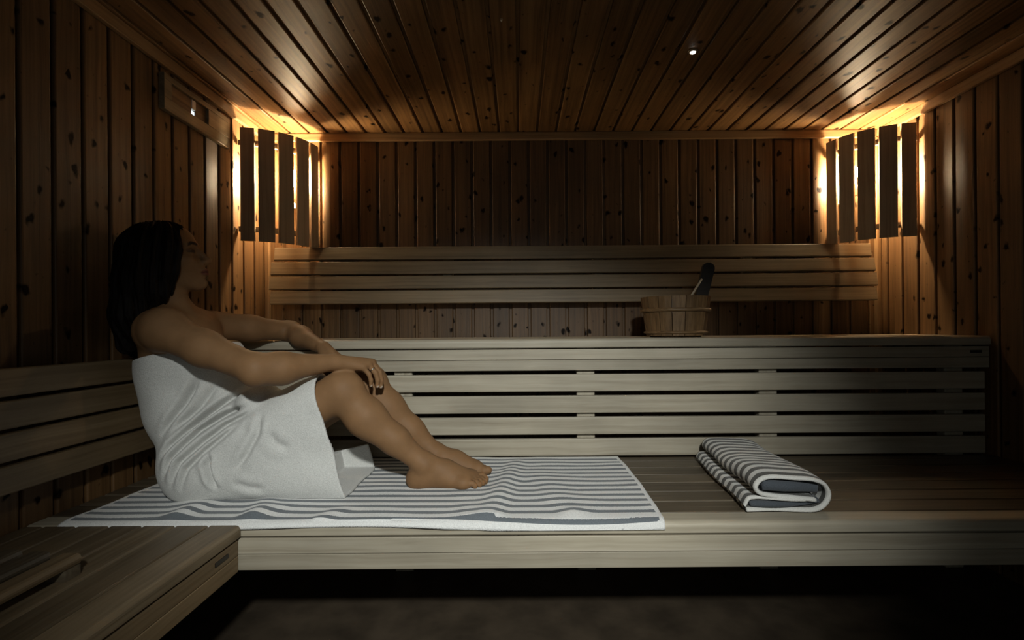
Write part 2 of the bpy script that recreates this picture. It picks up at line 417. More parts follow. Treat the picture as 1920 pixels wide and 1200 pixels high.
lb = thing('sauna_bench', (0.28, 1.6, 0), 'wide lower bench with dark worn slats beneath the striped towel', 'bench')
LT = 0.032
obj('nosing', prism_x('nosing', nose_prof(0.068, LT, 0.013), LU), 'bench_pale', lb, (xm, YN + 0.034 - 0.002, ZL - LT / 2), FRONT_X)
y = YN + 0.070
while y < YR - 0.02:
    w = min(0.0835, YR + 0.006 - y)
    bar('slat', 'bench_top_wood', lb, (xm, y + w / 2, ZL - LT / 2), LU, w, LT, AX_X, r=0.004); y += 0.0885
XB = -0.722                                    # inner face of the left bench
zt2 = ZL - LT - 0.004
fh2 = 0.0405
fl = XR - XB + 0.016
for i in range(2):
    bar('fascia_board', 'bench_pale', lb, (XB - 0.018 + fl / 2, YN + 0.012, zt2 - fh2 / 2 - i * (fh2 + 0.0012)), fl, fh2, 0.022, FX, r=0.0018)
for x in (XL + 0.06, XR - 0.06):
    for yy in ((YN + 0.10, YR - 0.06) if x < 0 else (YN + 0.10,)):
        bar('leg', 'bench_pale', lb, (x, yy, (ZL - LT) / 2), ZL - LT - 0.001, 0.06, 0.045, axes((0, 0, 1), (1, 0, 0)), r=0.003)
for yy in (YN + 0.10, YR - 0.06):
    bar('bearer', 'bench_pale', lb, (xm, yy, ZL - LT - 0.024), LU - 0.02, 0.04, 0.044, AX_X, r=0.003)

sb = thing('sauna_bench', (-1.0, 0.2, 0), 'side bench on the left wall with brown slats running towards the camera', 'bench')
YS = YN - 0.004
Ls = YS - (YF + 0.02)
ys = (YS + YF + 0.02) / 2
FRONT_Y = axes((0, 1, 0), (1, 0, 0))           # along Y, local +y towards +X; normal is -Z, so use the mirrored one below
FRONT_Y = Matrix(((0, 1, 0), (-1, 0, 0), (0, 0, 1)))   # local x -> -Y, local y -> +X, local z -> +Z
obj('nosing', prism_x('nosing', nose_prof(0.080, LT, 0.013), Ls), 'bench_wood_side_light', sb, (XB - 0.040 + 0.006, ys, ZL - LT / 2), FRONT_Y)
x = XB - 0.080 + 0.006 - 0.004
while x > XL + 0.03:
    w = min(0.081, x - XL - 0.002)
    bar('slat', 'bench_wood_side_light', sb, (x - w / 2, ys, ZL - LT / 2), Ls, w, LT, AX_Y, r=0.004); x -= 0.085
FY = axes((0, 1, 0), (0, 0, 1))                # along Y, width up, normal +X
for i in range(2):
    bar('fascia_board', 'backrest_wood_side_light', sb, (XB - 0.011, ys - 0.001, zt2 - fh2 / 2 - i * (fh2 + 0.0012)), Ls - 0.004, fh2, 0.022, FY, r=0.0018)
p = at(412, 1050, 1.27)
bar('maker_plate', 'black_plate', sb, (XB + 0.0008, 1.212, zt2 - fh2 / 2), 0.052, 0.011, 0.003, FY, r=0.0012)
for yy in (YF + 0.1, 0.4, YS - 0.12):
    bar('leg', 'backrest_wood', sb, (XL + 0.05, yy, (ZL - LT) / 2), ZL - LT - 0.001, 0.06, 0.045, axes((0, 0, 1), (1, 0, 0)), r=0.003)
    bar('bearer', 'backrest_wood', sb, ((XL + XB) / 2 - 0.01, yy, ZL - LT - 0.021), XB - XL - 0.045, 0.04, 0.040, AX_X, r=0.003)

# backrests
br = thing('backrest', (0.27, 2.48, ZU), 'long four-slat wooden backrest on the back wall between the corner lamps', 'backrest')
xl, xr = -1.212, 1.752
tilt = math.radians(10)
for i in range(4):
    zz = ZC + 0.4136 - 0.0335 - i * 0.0725
    yy = 2.478 - 0.010 * i
    rt = axes((1, 0, 0), (0, math.sin(tilt), math.cos(tilt)))
    e = (0.012, 0.0, -0.004, 0.006)[i]
    bar('slat', 'backrest_wood', br, ((xl + xr) / 2, yy, zz), xr - xl - 2 * e, 0.0655, 0.018, rt, r=0.004)
for x in (-1.08, -0.35, 0.40, 1.15, 1.63):
    bar('batten', 'backrest_wood', br, (x, YB - 0.016, ZC + 0.27), 0.27, 0.05, 0.030, axes((0, 0, 1), (-1, 0, 0)), r=0.003)
    v = bar('spacer', 'backrest_wood', br, (x, 2.496, ZC + 0.235), 0.19, 0.045, 0.030, axes((0, 0, 1), (-1, 0, 0)), r=0.003)

bl = thing('backrest', (-1.23, 0.6, ZL), 'short slatted backrest on the left wall behind the seated person', 'backrest')
Lb = YR - 0.02 - (YF + 0.05)
for i in range(4):
    zz = ZC - 0.082 - 0.0335 - i * 0.0765
    bar('slat', 'backrest_wood_side_light', bl, (-1.206, (YR - 0.02 + YF + 0.05) / 2, zz), Lb, 0.067, 0.018, FY, r=0.004)
for yy in (-0.8, -0.1, 0.45, 1.05, 1.75):
    bar('batten', 'backrest_wood', bl, (-1.2445, yy, ZC - 0.23), 0.29, 0.05, 0.058, axes((0, 0, 1), (0, -1, 0)), r=0.003)

# ------------------------------------------------------------------ corner lamps
def corner_lamp(sgn, cx, label):
    t = thing('corner_lamp', (cx + sgn * 0.10, YB - 0.10, 1.36), label, 'lamp', 'slatted corner lamps')
    cy = YB; R = 0.270
    def pol(a, r): return Vector((cx + sgn * r * math.sin(a), cy - r * math.cos(a), 0))
    for a, sw in ((11, 0.060), (27.5, 0.069), (45, 0.069), (62.5, 0.069), (79, 0.060)):
        a = math.radians(a); c = pol(a, R)
        tang = Vector((sgn * math.cos(a), math.sin(a), 0)); nrm = Vector((sgn * math.sin(a), -math.cos(a), 0))
        rt = axes((0, 0, 1), nrm.cross(Vector((0, 0, 1))))
        bar('slat', 'lamp_wood', t, (c.x, c.y, (1.356 + 1.868) / 2), 0.512, sw, 0.014, rt, r=0.002, seg=1)
    for zz in (1.412, 1.805):
        v, f = [], []
        n = 14
        for i in range(n + 1):
            a = math.radians(1.5 + 87 * i / n)
            for r_, z_ in ((R - 0.008, -0.012), (R - 0.008, 0.012), (R - 0.022, 0.012), (R - 0.022, -0.012)):
                p_ = pol(a, r_); v.append((p_.x, p_.y, zz + z_))
        for i in range(n):
            for k in range(4):
                f.append((i * 4 + k, i * 4 + (k + 1) % 4, i * 4 + 4 + (k + 1) % 4, i * 4 + 4 + k))
        f += [(0, 1, 2, 3), (n * 4 + 3, n * 4 + 2, n * 4 + 1, n * 4)]
        me = mesh_from('rail', v, f)
        bm = bmesh.new(); bm.from_mesh(me); bmesh.ops.recalc_face_normals(bm, faces=bm.faces[:]); bm.to_mesh(me); bm.free()
        obj('rail', me, 'lamp_wood', t)
    bx, by, bz = cx + sgn * 0.183, 2.462, ZC + 0.748
    bu = obj('bulb', lathe('bulb', [(0.004, -0.045), (0.013, -0.042), (0.016, -0.025), (0.026, -0.004), (0.030, 0.012), (0.026, 0.028), (0.014, 0.039), (0.003, 0.042)], 14), 'bulb_light', t, (bx, by, bz))
    obj('bulb_holder', lathe('bulb_holder', [(0.020, -0.055), (0.024, -0.050), (0.024, 0.0), (0.018, 0.006)], 16), 'ceramic', t, (bx, by, bz - 0.050))
    bar('wall_mount', 'ceramic', t, (bx, YB - 0.012, bz - 0.085), 0.09, 0.07, 0.022, axes((0, 0, 1), (-1, 0, 0)), r=0.006)
    bar('bracket', 'ceramic', t, (bx, (by + YB) / 2 + 0.004, bz - 0.108), YB - by + 0.006, 0.030, 0.008, AX_Y, r=0.002)
    return t
corner_lamp(1, XL, 'slatted wooden corner lamp glowing above the seated person')
corner_lamp(-1, XR, 'slatted wooden corner lamp glowing on the bucket side of the room')

# ceiling star light and its unlit twin
def star(px, py, mat, label, r):
    u, vv = unroll(px, py); d = 0.993 / vv
    t = thing('ceiling_light', (u * d, d, ZT - 0.002), label, 'light', 'pin lights in the ceiling')
    obj('bezel', lathe('bezel', [(r * 0.9, 0.0015), (r * 1.7, 0.0015), (r * 1.7, -0.001), (r * 0.9, -0.003)], 20), 'lamp_wood', t, (u * d, d, ZT - 0.0015))
    obj('lens', lathe('lens', [(r, 0.0), (r * 0.92, -0.003), (r * 0.6, -0.005), (r * 0.05, -0.006)], 20), mat, t, (u * d, d, ZT - 0.0030))
star(1299, 97, 'star_light', 'small round pin light shining white in the ceiling', 0.0105)
star(940, 37, 'ceramic', 'tiny unlit pin light in the dark middle of the ceiling', 0.003)

# ------------------------------------------------------------------ sliding vent on the left wall
vt = thing('wall_vent', (XL, 1.99, ZC + 0.86), 'wooden sliding air vent high on the left wall beside the corner lamp', 'vent')
y0, y1, z0, z1 = 1.785, 2.187, ZC + 0.797, ZC + 0.928
o0, o1 = ZC + 0.842, ZC + 0.906
fx = XL + 0.011
bar('frame_rail', 'backrest_wood', vt, (fx, (y0 + y1) / 2, (z0 + o0) / 2), y1 - y0, o0 - z0, 0.020, FY, r=0.003)
bar('frame_rail', 'backrest_wood', vt, (fx, (y0 + y1) / 2, (o1 + z1) / 2), y1 - y0, z1 - o1, 0.020, FY, r=0.003)
bar('frame_end', 'backrest_wood', vt, (fx, (y0 + 1.822) / 2, (o0 + o1) / 2), 1.822 - y0, o1 - o0, 0.020, FY, r=0.001)
bar('frame_end', 'backrest_wood', vt, (fx, (2.04 + y1) / 2, (o0 + o1) / 2), y1 - 2.04, o1 - o0, 0.020, FY, r=0.001)
bar('shutter', 'bucket_wood', vt, (XL + 0.006, 1.884, (o0 + o1) / 2), 0.124, o1 - o0, 0.010, FY, r=0.001)
bar('shutter', 'bucket_wood', vt, (XL + 0.005, 2.007, (o0 + o1) / 2), 0.066, o1 - o0, 0.008, FY, r=0.001)
bar('opening', 'daylight', vt, (XL + 0.003, 1.960, o0 + 0.012), 0.028, 0.022, 0.004, FY, r=0.001)
bar('handle', 'ceramic', vt, (XL + 0.008, 1.957, o0 + 0.043), 0.022, 0.036, 0.014, FY, r=0.002)

# ------------------------------------------------------------------ wooden headrest on the side bench
hr = thing('headrest', (-1.06, 0.75, ZL), 'low slatted wooden headrest lying on the side bench', 'headrest')
hy0, hy1 = 0.42, 1.035
for i, x in enumerate((-0.928, -0.992, -1.050, -1.108, -1.166)):
    bar('slat', 'backrest_wood_side_light' if i == 0 else 'bench_top_wood', hr, (x, (hy0 + hy1) / 2, ZL + 0.0215 + 0.010 + 0.004 * i), hy1 - hy0, 0.046, 0.022, AX_Y, r=0.009)  # front slat in a paler wood, painting in the brighter light on it
for yy in (0.50, 1.015):
    me = mesh_from('crosspiece', *(lambda a, b, h: ([(-1.19, yy - 0.017, ZL + 0.0005), (-0.905, yy - 0.017, ZL + 0.0005), (-0.905, yy + 0.017, ZL + 0.0005), (-1.19, yy + 0.017, ZL + 0.0005),
        (-1.19, yy - 0.017, ZL + 0.040), (-0.905, yy - 0.017, ZL + 0.021), (-0.905, yy + 0.017, ZL + 0.021), (-1.19, yy + 0.017, ZL + 0.040)],
        [(3, 2, 1, 0), (4, 5, 6, 7), (0, 1, 5, 4), (1, 2, 6, 5), (2, 3, 7, 6), (3, 0, 4, 7)]))(0, 0, 0))
    obj('crosspiece', me, 'bench_top_wood', hr)

# ------------------------------------------------------------------ bucket and ladle on the upper bench
BX, BY = at(1266, 600, 2.13)[0], 2.13
bk = thing('bucket', (BX, BY, ZU), 'wooden sauna bucket with a dark upright handle on the upper bench', 'bucket')
NS = 16; BH = 0.168; rt_, rb_ = 0.143, 0.119; z_b = 0.006
def stave(i):
    a0 = 2 * math.pi * i / NS + 0.012; a1 = 2 * math.pi * (i + 1) / NS - 0.012
    v = []
    for zz, r in ((z_b, rb_), (BH, rt_)):
        for rr in (r, r - 0.014):
            for k in range(3):
                a = a0 + (a1 - a0) * k / 2; v.append((rr * math.cos(a), rr * math.sin(a), zz))
    f = []
    for k in range(2):
        f += [(k, k + 1, 6 + k + 1, 6 + k), (3 + k + 1, 3 + k, 9 + k, 9 + k + 1), (k + 1, k, 3 + k, 3 + k + 1), (6 + k, 6 + k + 1, 9 + k + 1, 9 + k)]
    f += [(0, 6, 9, 3), (2, 5, 11, 8)]
    # rotate so that the grain (local X) runs up the stave
    v = [(z, x, y) for x, y, z in v]
    me = mesh_from('stave', v, f)
    bm = bmesh.new(); bm.from_mesh(me); bmesh.ops.recalc_face_normals(bm, faces=bm.faces[:]); bm.to_mesh(me); bm.free()
    return me
UPX = Matrix(((0, 1, 0), (0, 0, 1), (1, 0, 0)))    # local (x,y,z) -> world (y,z,x): local x goes up
for i in range(NS):
    obj('stave', stave(i), 'bucket_wood', bk, (BX, BY, ZU), UPX)
def rad(z): return rb_ + (rt_ - rb_) * (z - z_b) / (BH - z_b)
for zz, hh in ((0.112, 0.016), (0.020, 0.012)):
    r = rad(zz)
    obj('hoop', lathe('hoop', [(r + 0.0005, zz - hh / 2), (r + 0.010, zz - hh / 2 + 0.003), (r + 0.010, zz + hh / 2 - 0.003), (r + 0.0008, zz + hh / 2)], 40, cap=False), 'bucket_wood', bk, (BX, BY, ZU))
obj('base', lathe('base', [(0.0, 0.0005), (rb_ - 0.016, 0.0005), (rb_ - 0.016, 0.016), (0.0, 0.016)], 24, cap=False), 'bucket_wood', bk, (BX, BY, ZU))
# tall dark stave that serves as handle
v, f = [], []
pts = [(-0.024, -0.02), (0.024, -0.02)] + [(0.026, 0.16)] + [(0.026 * math.cos(math.radians(a)), 0.175 + 0.022 * math.sin(math.radians(a))) for a in range(0, 181, 30)] + [(-0.026, 0.16)]
lean = math.radians(14)
for t_ in (-0.009, 0.009):
    for px_, pz_ in pts:
        v.append((px_ * math.cos(lean) + pz_ * math.sin(lean), t_, pz_ * math.cos(lean) - px_ * math.sin(lean)))
n = len(pts)
f = [tuple(range(n)), tuple(range(2 * n - 1, n - 1, -1))] + [(i, n + i, n + (i + 1) % n, (i + 1) % n) for i in range(n)]
me = mesh_from('handle', v, f)
bm = bmesh.new(); bm.from_mesh(me); bmesh.ops.recalc_face_normals(bm, faces=bm.faces[:]); bm.to_mesh(me); bm.free()
hx = at(1313, 560, BY)[0]
tag(obj('handle', me, 'dark_wood', bk, (hx, BY + 0.02, ZU + 0.125)), 'dark rounded wooden handle leaning right')
# ladle
def tube(name, pts, rads, seg=8):
    v, f = [], []
    m = len(pts)
    for i, p in enumerate(pts):
        p = Vector(p)
        d = (Vector(pts[min(i + 1, m - 1)]) - Vector(pts[max(i - 1, 0)])).normalized()
        a = d.cross(Vector((0.3, 0.9, 0.2))).normalized(); b = d.cross(a)
        for k in range(seg):
            t_ = 2 * math.pi * k / seg; v.append(tuple(p + (a * math.cos(t_) + b * math.sin(t_)) * rads[i]))
    for i in range(m - 1):
        for k in range(seg):
            f.append((i * seg + k, i * seg + (k + 1) % seg, (i + 1) * seg + (k + 1) % seg, (i + 1) * seg + k))
    f += [tuple(range(seg))[::-1], tuple(range((m - 1) * seg, m * seg))]
    me = mesh_from(name, v, f, True)
    return me
tip = at(1316, 523, BY - 0.03); rim = at(1294, 558, BY - 0.03)
T_, R_ = Vector((tip[0], tip[1], ZC + tip[2])), Vector((rim[0], rim[1], ZC + rim[2]))
low = R_ + (R_ - T_).normalized() * 0.115
ld = thing('ladle', low, 'thin pale ladle handle sticking out of the bucket', 'ladle')
obj('handle', tube('handle', [low, R_, T_], [0.0050, 0.0046, 0.0040]), 'bench_pale', ld)
cup = lathe('cup', [(0.002, -0.018), (0.016, -0.016), (0.026, -0.004), (0.028, 0.010), (0.026, 0.010), (0.023, -0.002), (0.014, -0.012), (0.002, -0.014)], 18, cap=False)
obj('cup', cup, 'trim_pine', ld, low + Vector((0, 0, 0.006)))

# ------------------------------------------------------------------ spread striped towel
TX0, TX1, TY0, TY1 = -1.190, 0.372, 1.285, 1.928
NOSE_Y = YN - 0.002
def towel_z(x, y):
    h = 0.0
    def ridge(x0, w, amp, y_a, y_b, slant=0.0):
        xx = (x - x0 - slant * (y - 1.6)) / w
        ty = (y - y_a) / (y_b - y_a)
        if ty < 0 or ty > 1: return 0.0
        return amp * math.exp(-xx * xx) * math.sin(math.pi * ty) ** 0.6
    h += ridge(-0.045, 0.035, 0.014, 1.25, 1.90, 0.12)
    h += ridge(0.085, 0.05, 0.005, 1.30, 1.80, -0.2)
    h += ridge(-0.62, 0.04, 0.009, 1.24, 1.42, 0.3)
    h += ridge(-0.76, 0.035, 0.009, 1.24, 1.48, -0.2)
    h += ridge(-0.83, 0.03, 0.008, 1.25, 1.46, 0.3)
    h += ridge(-0.98, 0.04, 0.008, 1.25, 1.60, -0.3)
    h += ridge(-0.40, 0.035, 0.008, 1.24, 1.40, 0.4)
    h += ridge(-0.20, 0.05, 0.006, 1.24, 1.44, -0.3)
    h += ridge(0.22, 0.035, 0.008, 1.24, 1.38, 0.3)
    h += 0.0012 * (math.sin(x * 23 + 3 * y) + math.sin(y * 31 + x * 7))
    return max(h, 0.0)
NXg, NYg = 240, 84
verts, faces, uvs = [], [], []
TT = 0.006
def towel_pt(u, w, off):
    x = TX0 + (TX1 - TX0) * u; s = (TY1 - TY0) * w          # s: distance from the front hem
    y = TY0 + s - 0.014 * u * (1 - w) + 0.004 * math.sin(u * 7) * (1 - w)
    x += 0.016 * (1 - u) * math.sin(w * 3) + 0.012 * u * math.sin(w * 2.6) - (0.03 * (1 - w)) * (1 - u) * 0
    over = NOSE_Y + 0.020 + 0.012 * math.sin(u * 9.0) * (0.3 + u) - y
    zb = ZL + off
    if over > 0:                                            # rolls over the rounded front edge
        rr = 0.020 + off; a = min(over / rr, 1.5)
        yy = NOSE_Y + 0.020 + 0.012 * math.sin(u * 9.0) * (0.3 + u) * 0
        yy = NOSE_Y + 0.020 - rr * math.sin(a)
        zb = ZL - 0.020 + rr * math.cos(a)
        y = yy - 0.001
        return (x, y, zb + 0.0008)
    return (x, y, zb + towel_z(x, y) + 0.0008)
for layer in (0, 1):
    for j in range(NYg + 1):
        for i in range(NXg + 1):
            verts.append(towel_pt(i / NXg, j / NYg, TT if layer else 0.0))
def vid(l, i, j): return l * (NXg + 1) * (NYg + 1) + j * (NXg + 1) + i
for j in range(NYg):
    for i in range(NXg):
        faces.append((vid(1, i, j), vid(1, i + 1, j), vid(1, i + 1, j + 1), vid(1, i, j + 1)))
        faces.append((vid(0, i, j), vid(0, i, j + 1), vid(0, i + 1, j + 1), vid(0, i + 1, j)))
for i in range(NXg):
    faces.append((vid(0, i, 0), vid(0, i + 1, 0), vid(1, i + 1, 0), vid(1, i, 0)))
    faces.append((vid(0, i + 1, NYg), vid(0, i, NYg), vid(1, i, NYg), vid(1, i + 1, NYg)))
for j in range(NYg):
    faces.append((vid(0, 0, j + 1), vid(0, 0, j), vid(1, 0, j), vid(1, 0, j + 1)))
    faces.append((vid(0, NXg, j), vid(0, NXg, j + 1), vid(1, NXg, j + 1), vid(1, NXg, j)))
me = mesh_from('spread_towel', verts, faces, True)
uvl = me.uv_layers.new(name='weave')
per = (NXg + 1) * (NYg + 1)
li = np.empty(len(me.loops), dtype=np.int32); me.loops.foreach_get('vertex_index', li)
loc_i = li % per; ii = loc_i % (NXg + 1); jj = loc_i // (NXg + 1)
ul = ii / NXg * (TX1 - TX0); vl = jj / NYg * (TY1 - TY0)
mark = np.minimum(np.minimum(ul - 0.012, (TX1 - TX0) - 0.012 - ul), np.minimum(vl - 0.024, (TY1 - TY0) - 0.010 - vl))
uvl.data.foreach_set('uv', np.stack([mark, vl - 0.024 + 0.004], 1).astype(np.float32).ravel())
tw = obj('spread_towel', me, 'striped_terry', None)
tag(tw, 'grey and white striped towel spread flat under the seated person', 'towel')

# ------------------------------------------------------------------ folded towel
fy0, fy1 = 1.345, 1.885
def catmull(P, n=6):
    out = []
    for i in range(len(P) - 1):
        p0, p1, p2, p3 = P[max(i - 1, 0)], P[i], P[i + 1], P[min(i + 2, len(P) - 1)]
        for k in range(n):
            t = k / n
            out.append(tuple(0.5 * ((2 * b) + (c - a) * t + (2 * a - 5 * b + 4 * c - d) * t * t + (-a + 3 * b - 3 * c + d) * t ** 3) for a, b, c, d in zip(p0, p1, p2, p3)))
    out.append(P[-1]); return out
def ribbon(name, path, th, ya, yb, mat, parent, end_white, v0=0.0, wob=0.003, seed=0):
    pts = catmull(path); n = len(pts)
    nrm = []
    for i in range(n):
        a, b = pts[max(i - 1, 0)], pts[min(i + 1, n - 1)]
        dx, dz = b[0] - a[0], b[1] - a[1]; l = math.hypot(dx, dz) or 1
        nrm.append((-dz / l, dx / l))
    loop = [(p[0] + q[0] * th / 2, p[1] + q[1] * th / 2) for p, q in zip(pts, nrm)] + [(p[0] - q[0] * th / 2, p[1] - q[1] * th / 2) for p, q in zip(reversed(pts), reversed(nrm))]
    M = len(loop); NYs = 44
    v, f, uvv = [], [], []
    for j in range(NYs + 1):
        t = j / NYs; yj = ya + (yb - ya) * t
        swell = 1.0 + 0.05 * math.sin(7 * t + seed)
        e = min(t, 1 - t) * 40; ee = min(1.0, 0.55 + 0.45 * e)          # soft hem: thinner at the very ends
        for k, (x, z) in enumerate(loop):
            c = pts[k] if k < n else pts[M - 1 - k]
            xx = c[0] + (x - c[0]) * ee; zz = c[1] + (z - c[1]) * ee
            zz = zz * (1 - 0.10 * t) * swell
            xx += (yj - fy0) * 0.10 + wob * math.sin(9 * t + 3 * xx * 20 + seed)
            zz += wob * 0.6 * math.sin(11 * t + seed + k * 0.05) * min(1, zz / 0.03)
            v.append((xx, yj + 0.006 * math.sin(30 * c[0] + seed) * (1 - t), ZL + max(zz, 0.0012)))
    for j in range(NYs):
        for k in range(M):
            f.append((j * M + k, (j + 1) * M + k, (j + 1) * M + (k + 1) % M, j * M + (k + 1) % M))
    for k in range(n - 1):                                              # close both ends with quads
        f.append((k, k + 1, M - 2 - k, M - 1 - k)); b = NYs * M
        f.append((b + k + 1, b + k, b + M - 1 - k, b + M - 2 - k))
    me = mesh_from(name, v, f, True)
    bm = bmesh.new(); bm.from_mesh(me); bmesh.ops.recalc_face_normals(bm, faces=bm.faces[:]); bm.to_mesh(me); bm.free()
    ul = me.uv_layers.new(name='weave')
    li = np.empty(len(me.loops), dtype=np.int32); me.loops.foreach_get('vertex_index', li)
    yy = (li // M) / NYs * (yb - ya)
    ul.data.foreach_set('uv', np.stack([yy - end_white, yy - end_white + v0], 1).astype(np.float32).ravel())
    return obj(name, me, mat, parent)
ft = thing('folded_towel', (0.73, 1.6, ZL), 'folded striped towel lying alone on the dark slats of the lower bench', 'towel')
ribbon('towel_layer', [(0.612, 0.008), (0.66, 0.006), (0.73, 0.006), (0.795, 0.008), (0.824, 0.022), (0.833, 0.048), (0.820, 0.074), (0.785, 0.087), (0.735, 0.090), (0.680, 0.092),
                        (0.648, 0.086), (0.635, 0.068), (0.648, 0.050), (0.69, 0.043), (0.74, 0.040), (0.795, 0.036)], 0.0115, fy0, fy1, 'striped_terry_shaded', ft, 0.012, 0.0)
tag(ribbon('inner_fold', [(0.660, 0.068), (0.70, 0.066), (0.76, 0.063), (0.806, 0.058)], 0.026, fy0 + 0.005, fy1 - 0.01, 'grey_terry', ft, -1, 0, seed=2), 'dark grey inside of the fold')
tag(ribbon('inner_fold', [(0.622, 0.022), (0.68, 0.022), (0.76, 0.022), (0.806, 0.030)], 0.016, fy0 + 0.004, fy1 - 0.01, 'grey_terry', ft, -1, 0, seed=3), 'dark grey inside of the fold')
ribbon('towel_layer', [(0.607, 0.016), (0.616, 0.033), (0.632, 0.036), (0.68, 0.034), (0.74, 0.032), (0.79, 0.033)], 0.006, fy0 + 0.001, fy1 - 0.004, 'striped_terry_shaded', ft, 0.012, 0.0, seed=1)

#PERSON#
# ------------------------------------------------------------------ person (implicit surfaces, polygonised)
class Field:
    """signed distance grid; coordinates: X, D (depth), z relative to the camera height"""
    def __init__(s, lo, hi, h, far=0.06):
        s.lo = np.array(lo, np.float32); s.h = h; s.far = far
        s.n = np.ceil((np.array(hi) - np.array(lo)) / h).astype(int) + 1
        s.d = np.full(s.n, far, np.float32)
    def box(s, lo, hi):
        a = np.clip(np.floor((np.array(lo) - s.lo) / s.h).astype(int), 0, s.n); b = np.clip(np.ceil((np.array(hi) - s.lo) / s.h).astype(int) + 1, 0, s.n)
        return a, b
    def pts(s, a, b):
        ax = [s.lo[i] + s.h * np.arange(a[i], b[i], dtype=np.float32) for i in range(3)]
        return ax[0][:, None, None], ax[1][None, :, None], ax[2][None, None, :]
    def put(s, lo, hi, fn, k, mode='u'):
        m = k + 0.02
        a, b = s.box(np.array(lo) - m, np.array(hi) + m)
        if (b <= a).any(): return
        sl = tuple(slice(a[i], b[i]) for i in range(3))
        x, y, z = s.pts(a, b)
        d = fn(x, y, z).astype(np.float32)
        o = s.d[sl]
        if mode == 'u':
            if k > 0:
                hh = np.maximum(k - np.abs(o - d), 0) / k; s.d[sl] = np.minimum(o, d) - hh * hh * k * 0.25
            else: s.d[sl] = np.minimum(o, d)
        elif mode == 's':
            d = -d; hh = np.maximum(k - np.abs(o - d), 0) / k if k > 0 else 0; s.d[sl] = np.maximum(o, d) + hh * hh * k * 0.25
    def cone(s, p, q, r1, r2, k=0.02, mode='u'):
        p = np.array(p, np.float32); q = np.array(q, np.float32); R = max(r1, r2); v = q - p; L2 = float(v @ v) + 1e-9
        def fn(x, y, z):
            dx, dy, dz = x - p[0], y - p[1], z - p[2]
            t = np.clip((dx * v[0] + dy * v[1] + dz * v[2]) / L2, 0, 1)
            return np.sqrt((dx - t * v[0]) ** 2 + (dy - t * v[1]) ** 2 + (dz - t * v[2]) ** 2) - (r1 + (r2 - r1) * t)
        s.put(np.minimum(p, q) - R, np.maximum(p, q) + R, fn, k, mode)
    def chain(s, P, R, k=0.02):
        for i in range(len(P) - 1): s.cone(P[i], P[i + 1], R[i], R[i + 1], k)
    def ell(s, c, r, k=0.02, rot=None, mode='u'):
        """ellipsoid; rot = 3x3 whose columns are its axes"""
        c = np.array(c, np.float32); r = np.array(r, np.float32); A = np.eye(3) if rot is None else np.array(rot)
        ext = np.abs(A) @ r
        def fn(x, y, z):
            dx, dy, dz = x - c[0], y - c[1], z - c[2]
            l = [(dx * A[0, i] + dy * A[1, i] + dz * A[2, i]) for i in range(3)]
            k0 = np.sqrt(sum((l[i] / r[i]) ** 2 for i in range(3))); k1 = np.sqrt(sum((l[i] / r[i] ** 2) ** 2 for i in range(3))) + 1e-6
            return k0 * (k0 - 1.0) / k1
        s.put(c - ext, c + ext, fn, k, mode)
    def merge(s, o, k):
        hh = np.maximum(k - np.abs(s.d - o.d), 0) / k if k > 0 else 0
        s.d = np.minimum(s.d, o.d) - hh * hh * k * 0.25
    def mesh(s):
        """naive surface nets"""
        d = s.d
        ins = d < 0
        n = s.n - 1
        cnt = np.zeros(n, np.int8)
        for i in (0, 1):
            for j in (0, 1):
                for k in (0, 1):
                    cnt += ins[i:i + n[0], j:j + n[1], k:k + n[2]]
        cells = np.argwhere((cnt > 0) & (cnt < 8))
        vid = np.full(n, -1, np.int32); vid[tuple(cells.T)] = np.arange(len(cells))
        acc = np.zeros((len(cells), 3), np.float32); num = np.zeros(len(cells), np.float32)
        corner = {(i, j, k): d[cells[:, 0] + i, cells[:, 1] + j, cells[:, 2] + k] for i in (0, 1) for j in (0, 1) for k in (0, 1)}
        for a in range(3):
            o1, o2 = [b for b in range(3) if b != a]
            for i in (0, 1):
                for j in (0, 1):
                    c0 = [0, 0, 0]; c0[o1] = i; c0[o2] = j; c1 = list(c0); c1[a] = 1
                    f0, f1 = corner[tuple(c0)], corner[tuple(c1)]
                    m = (f0 < 0) != (f1 < 0)
                    t = np.where(m, f0 / np.where(m, f0 - f1, 1), 0)
                    p = np.zeros((len(cells), 3), np.float32); p[:, a] = t; p[:, o1] = i; p[:, o2] = j
                    acc += p * m[:, None]; num += m
        V = s.lo + s.h * (cells + acc / num[:, None])
        faces = []
        for a in range(3):
            o1, o2 = (a + 1) % 3, (a + 2) % 3
            sl0 = [slice(None)] * 3; sl1 = [slice(None)] * 3
            sl0[a] = slice(0, n[a]); sl1[a] = slice(1, n[a] + 1)
            A, B = ins[tuple(sl0)], ins[tuple(sl1)]
            e = np.argwhere(A != B)
            e = e[(e[:, o1] > 0) & (e[:, o2] > 0) & (e[:, o1] < n[o1]) & (e[:, o2] < n[o2])]
            fl = A[tuple(e.T)]
            def q(i, j):
                c = e.copy(); c[:, o1] -= i; c[:, o2] -= j; return vid[tuple(c.T)]
            Q = np.stack([q(0, 0), q(1, 0), q(1, 1), q(0, 1)], 1)
            Q[~fl] = Q[~fl][:, ::-1]
            faces.append(Q)
        Fq = np.concatenate(faces)
        return V.astype(np.float32), Fq.astype(np.int32)

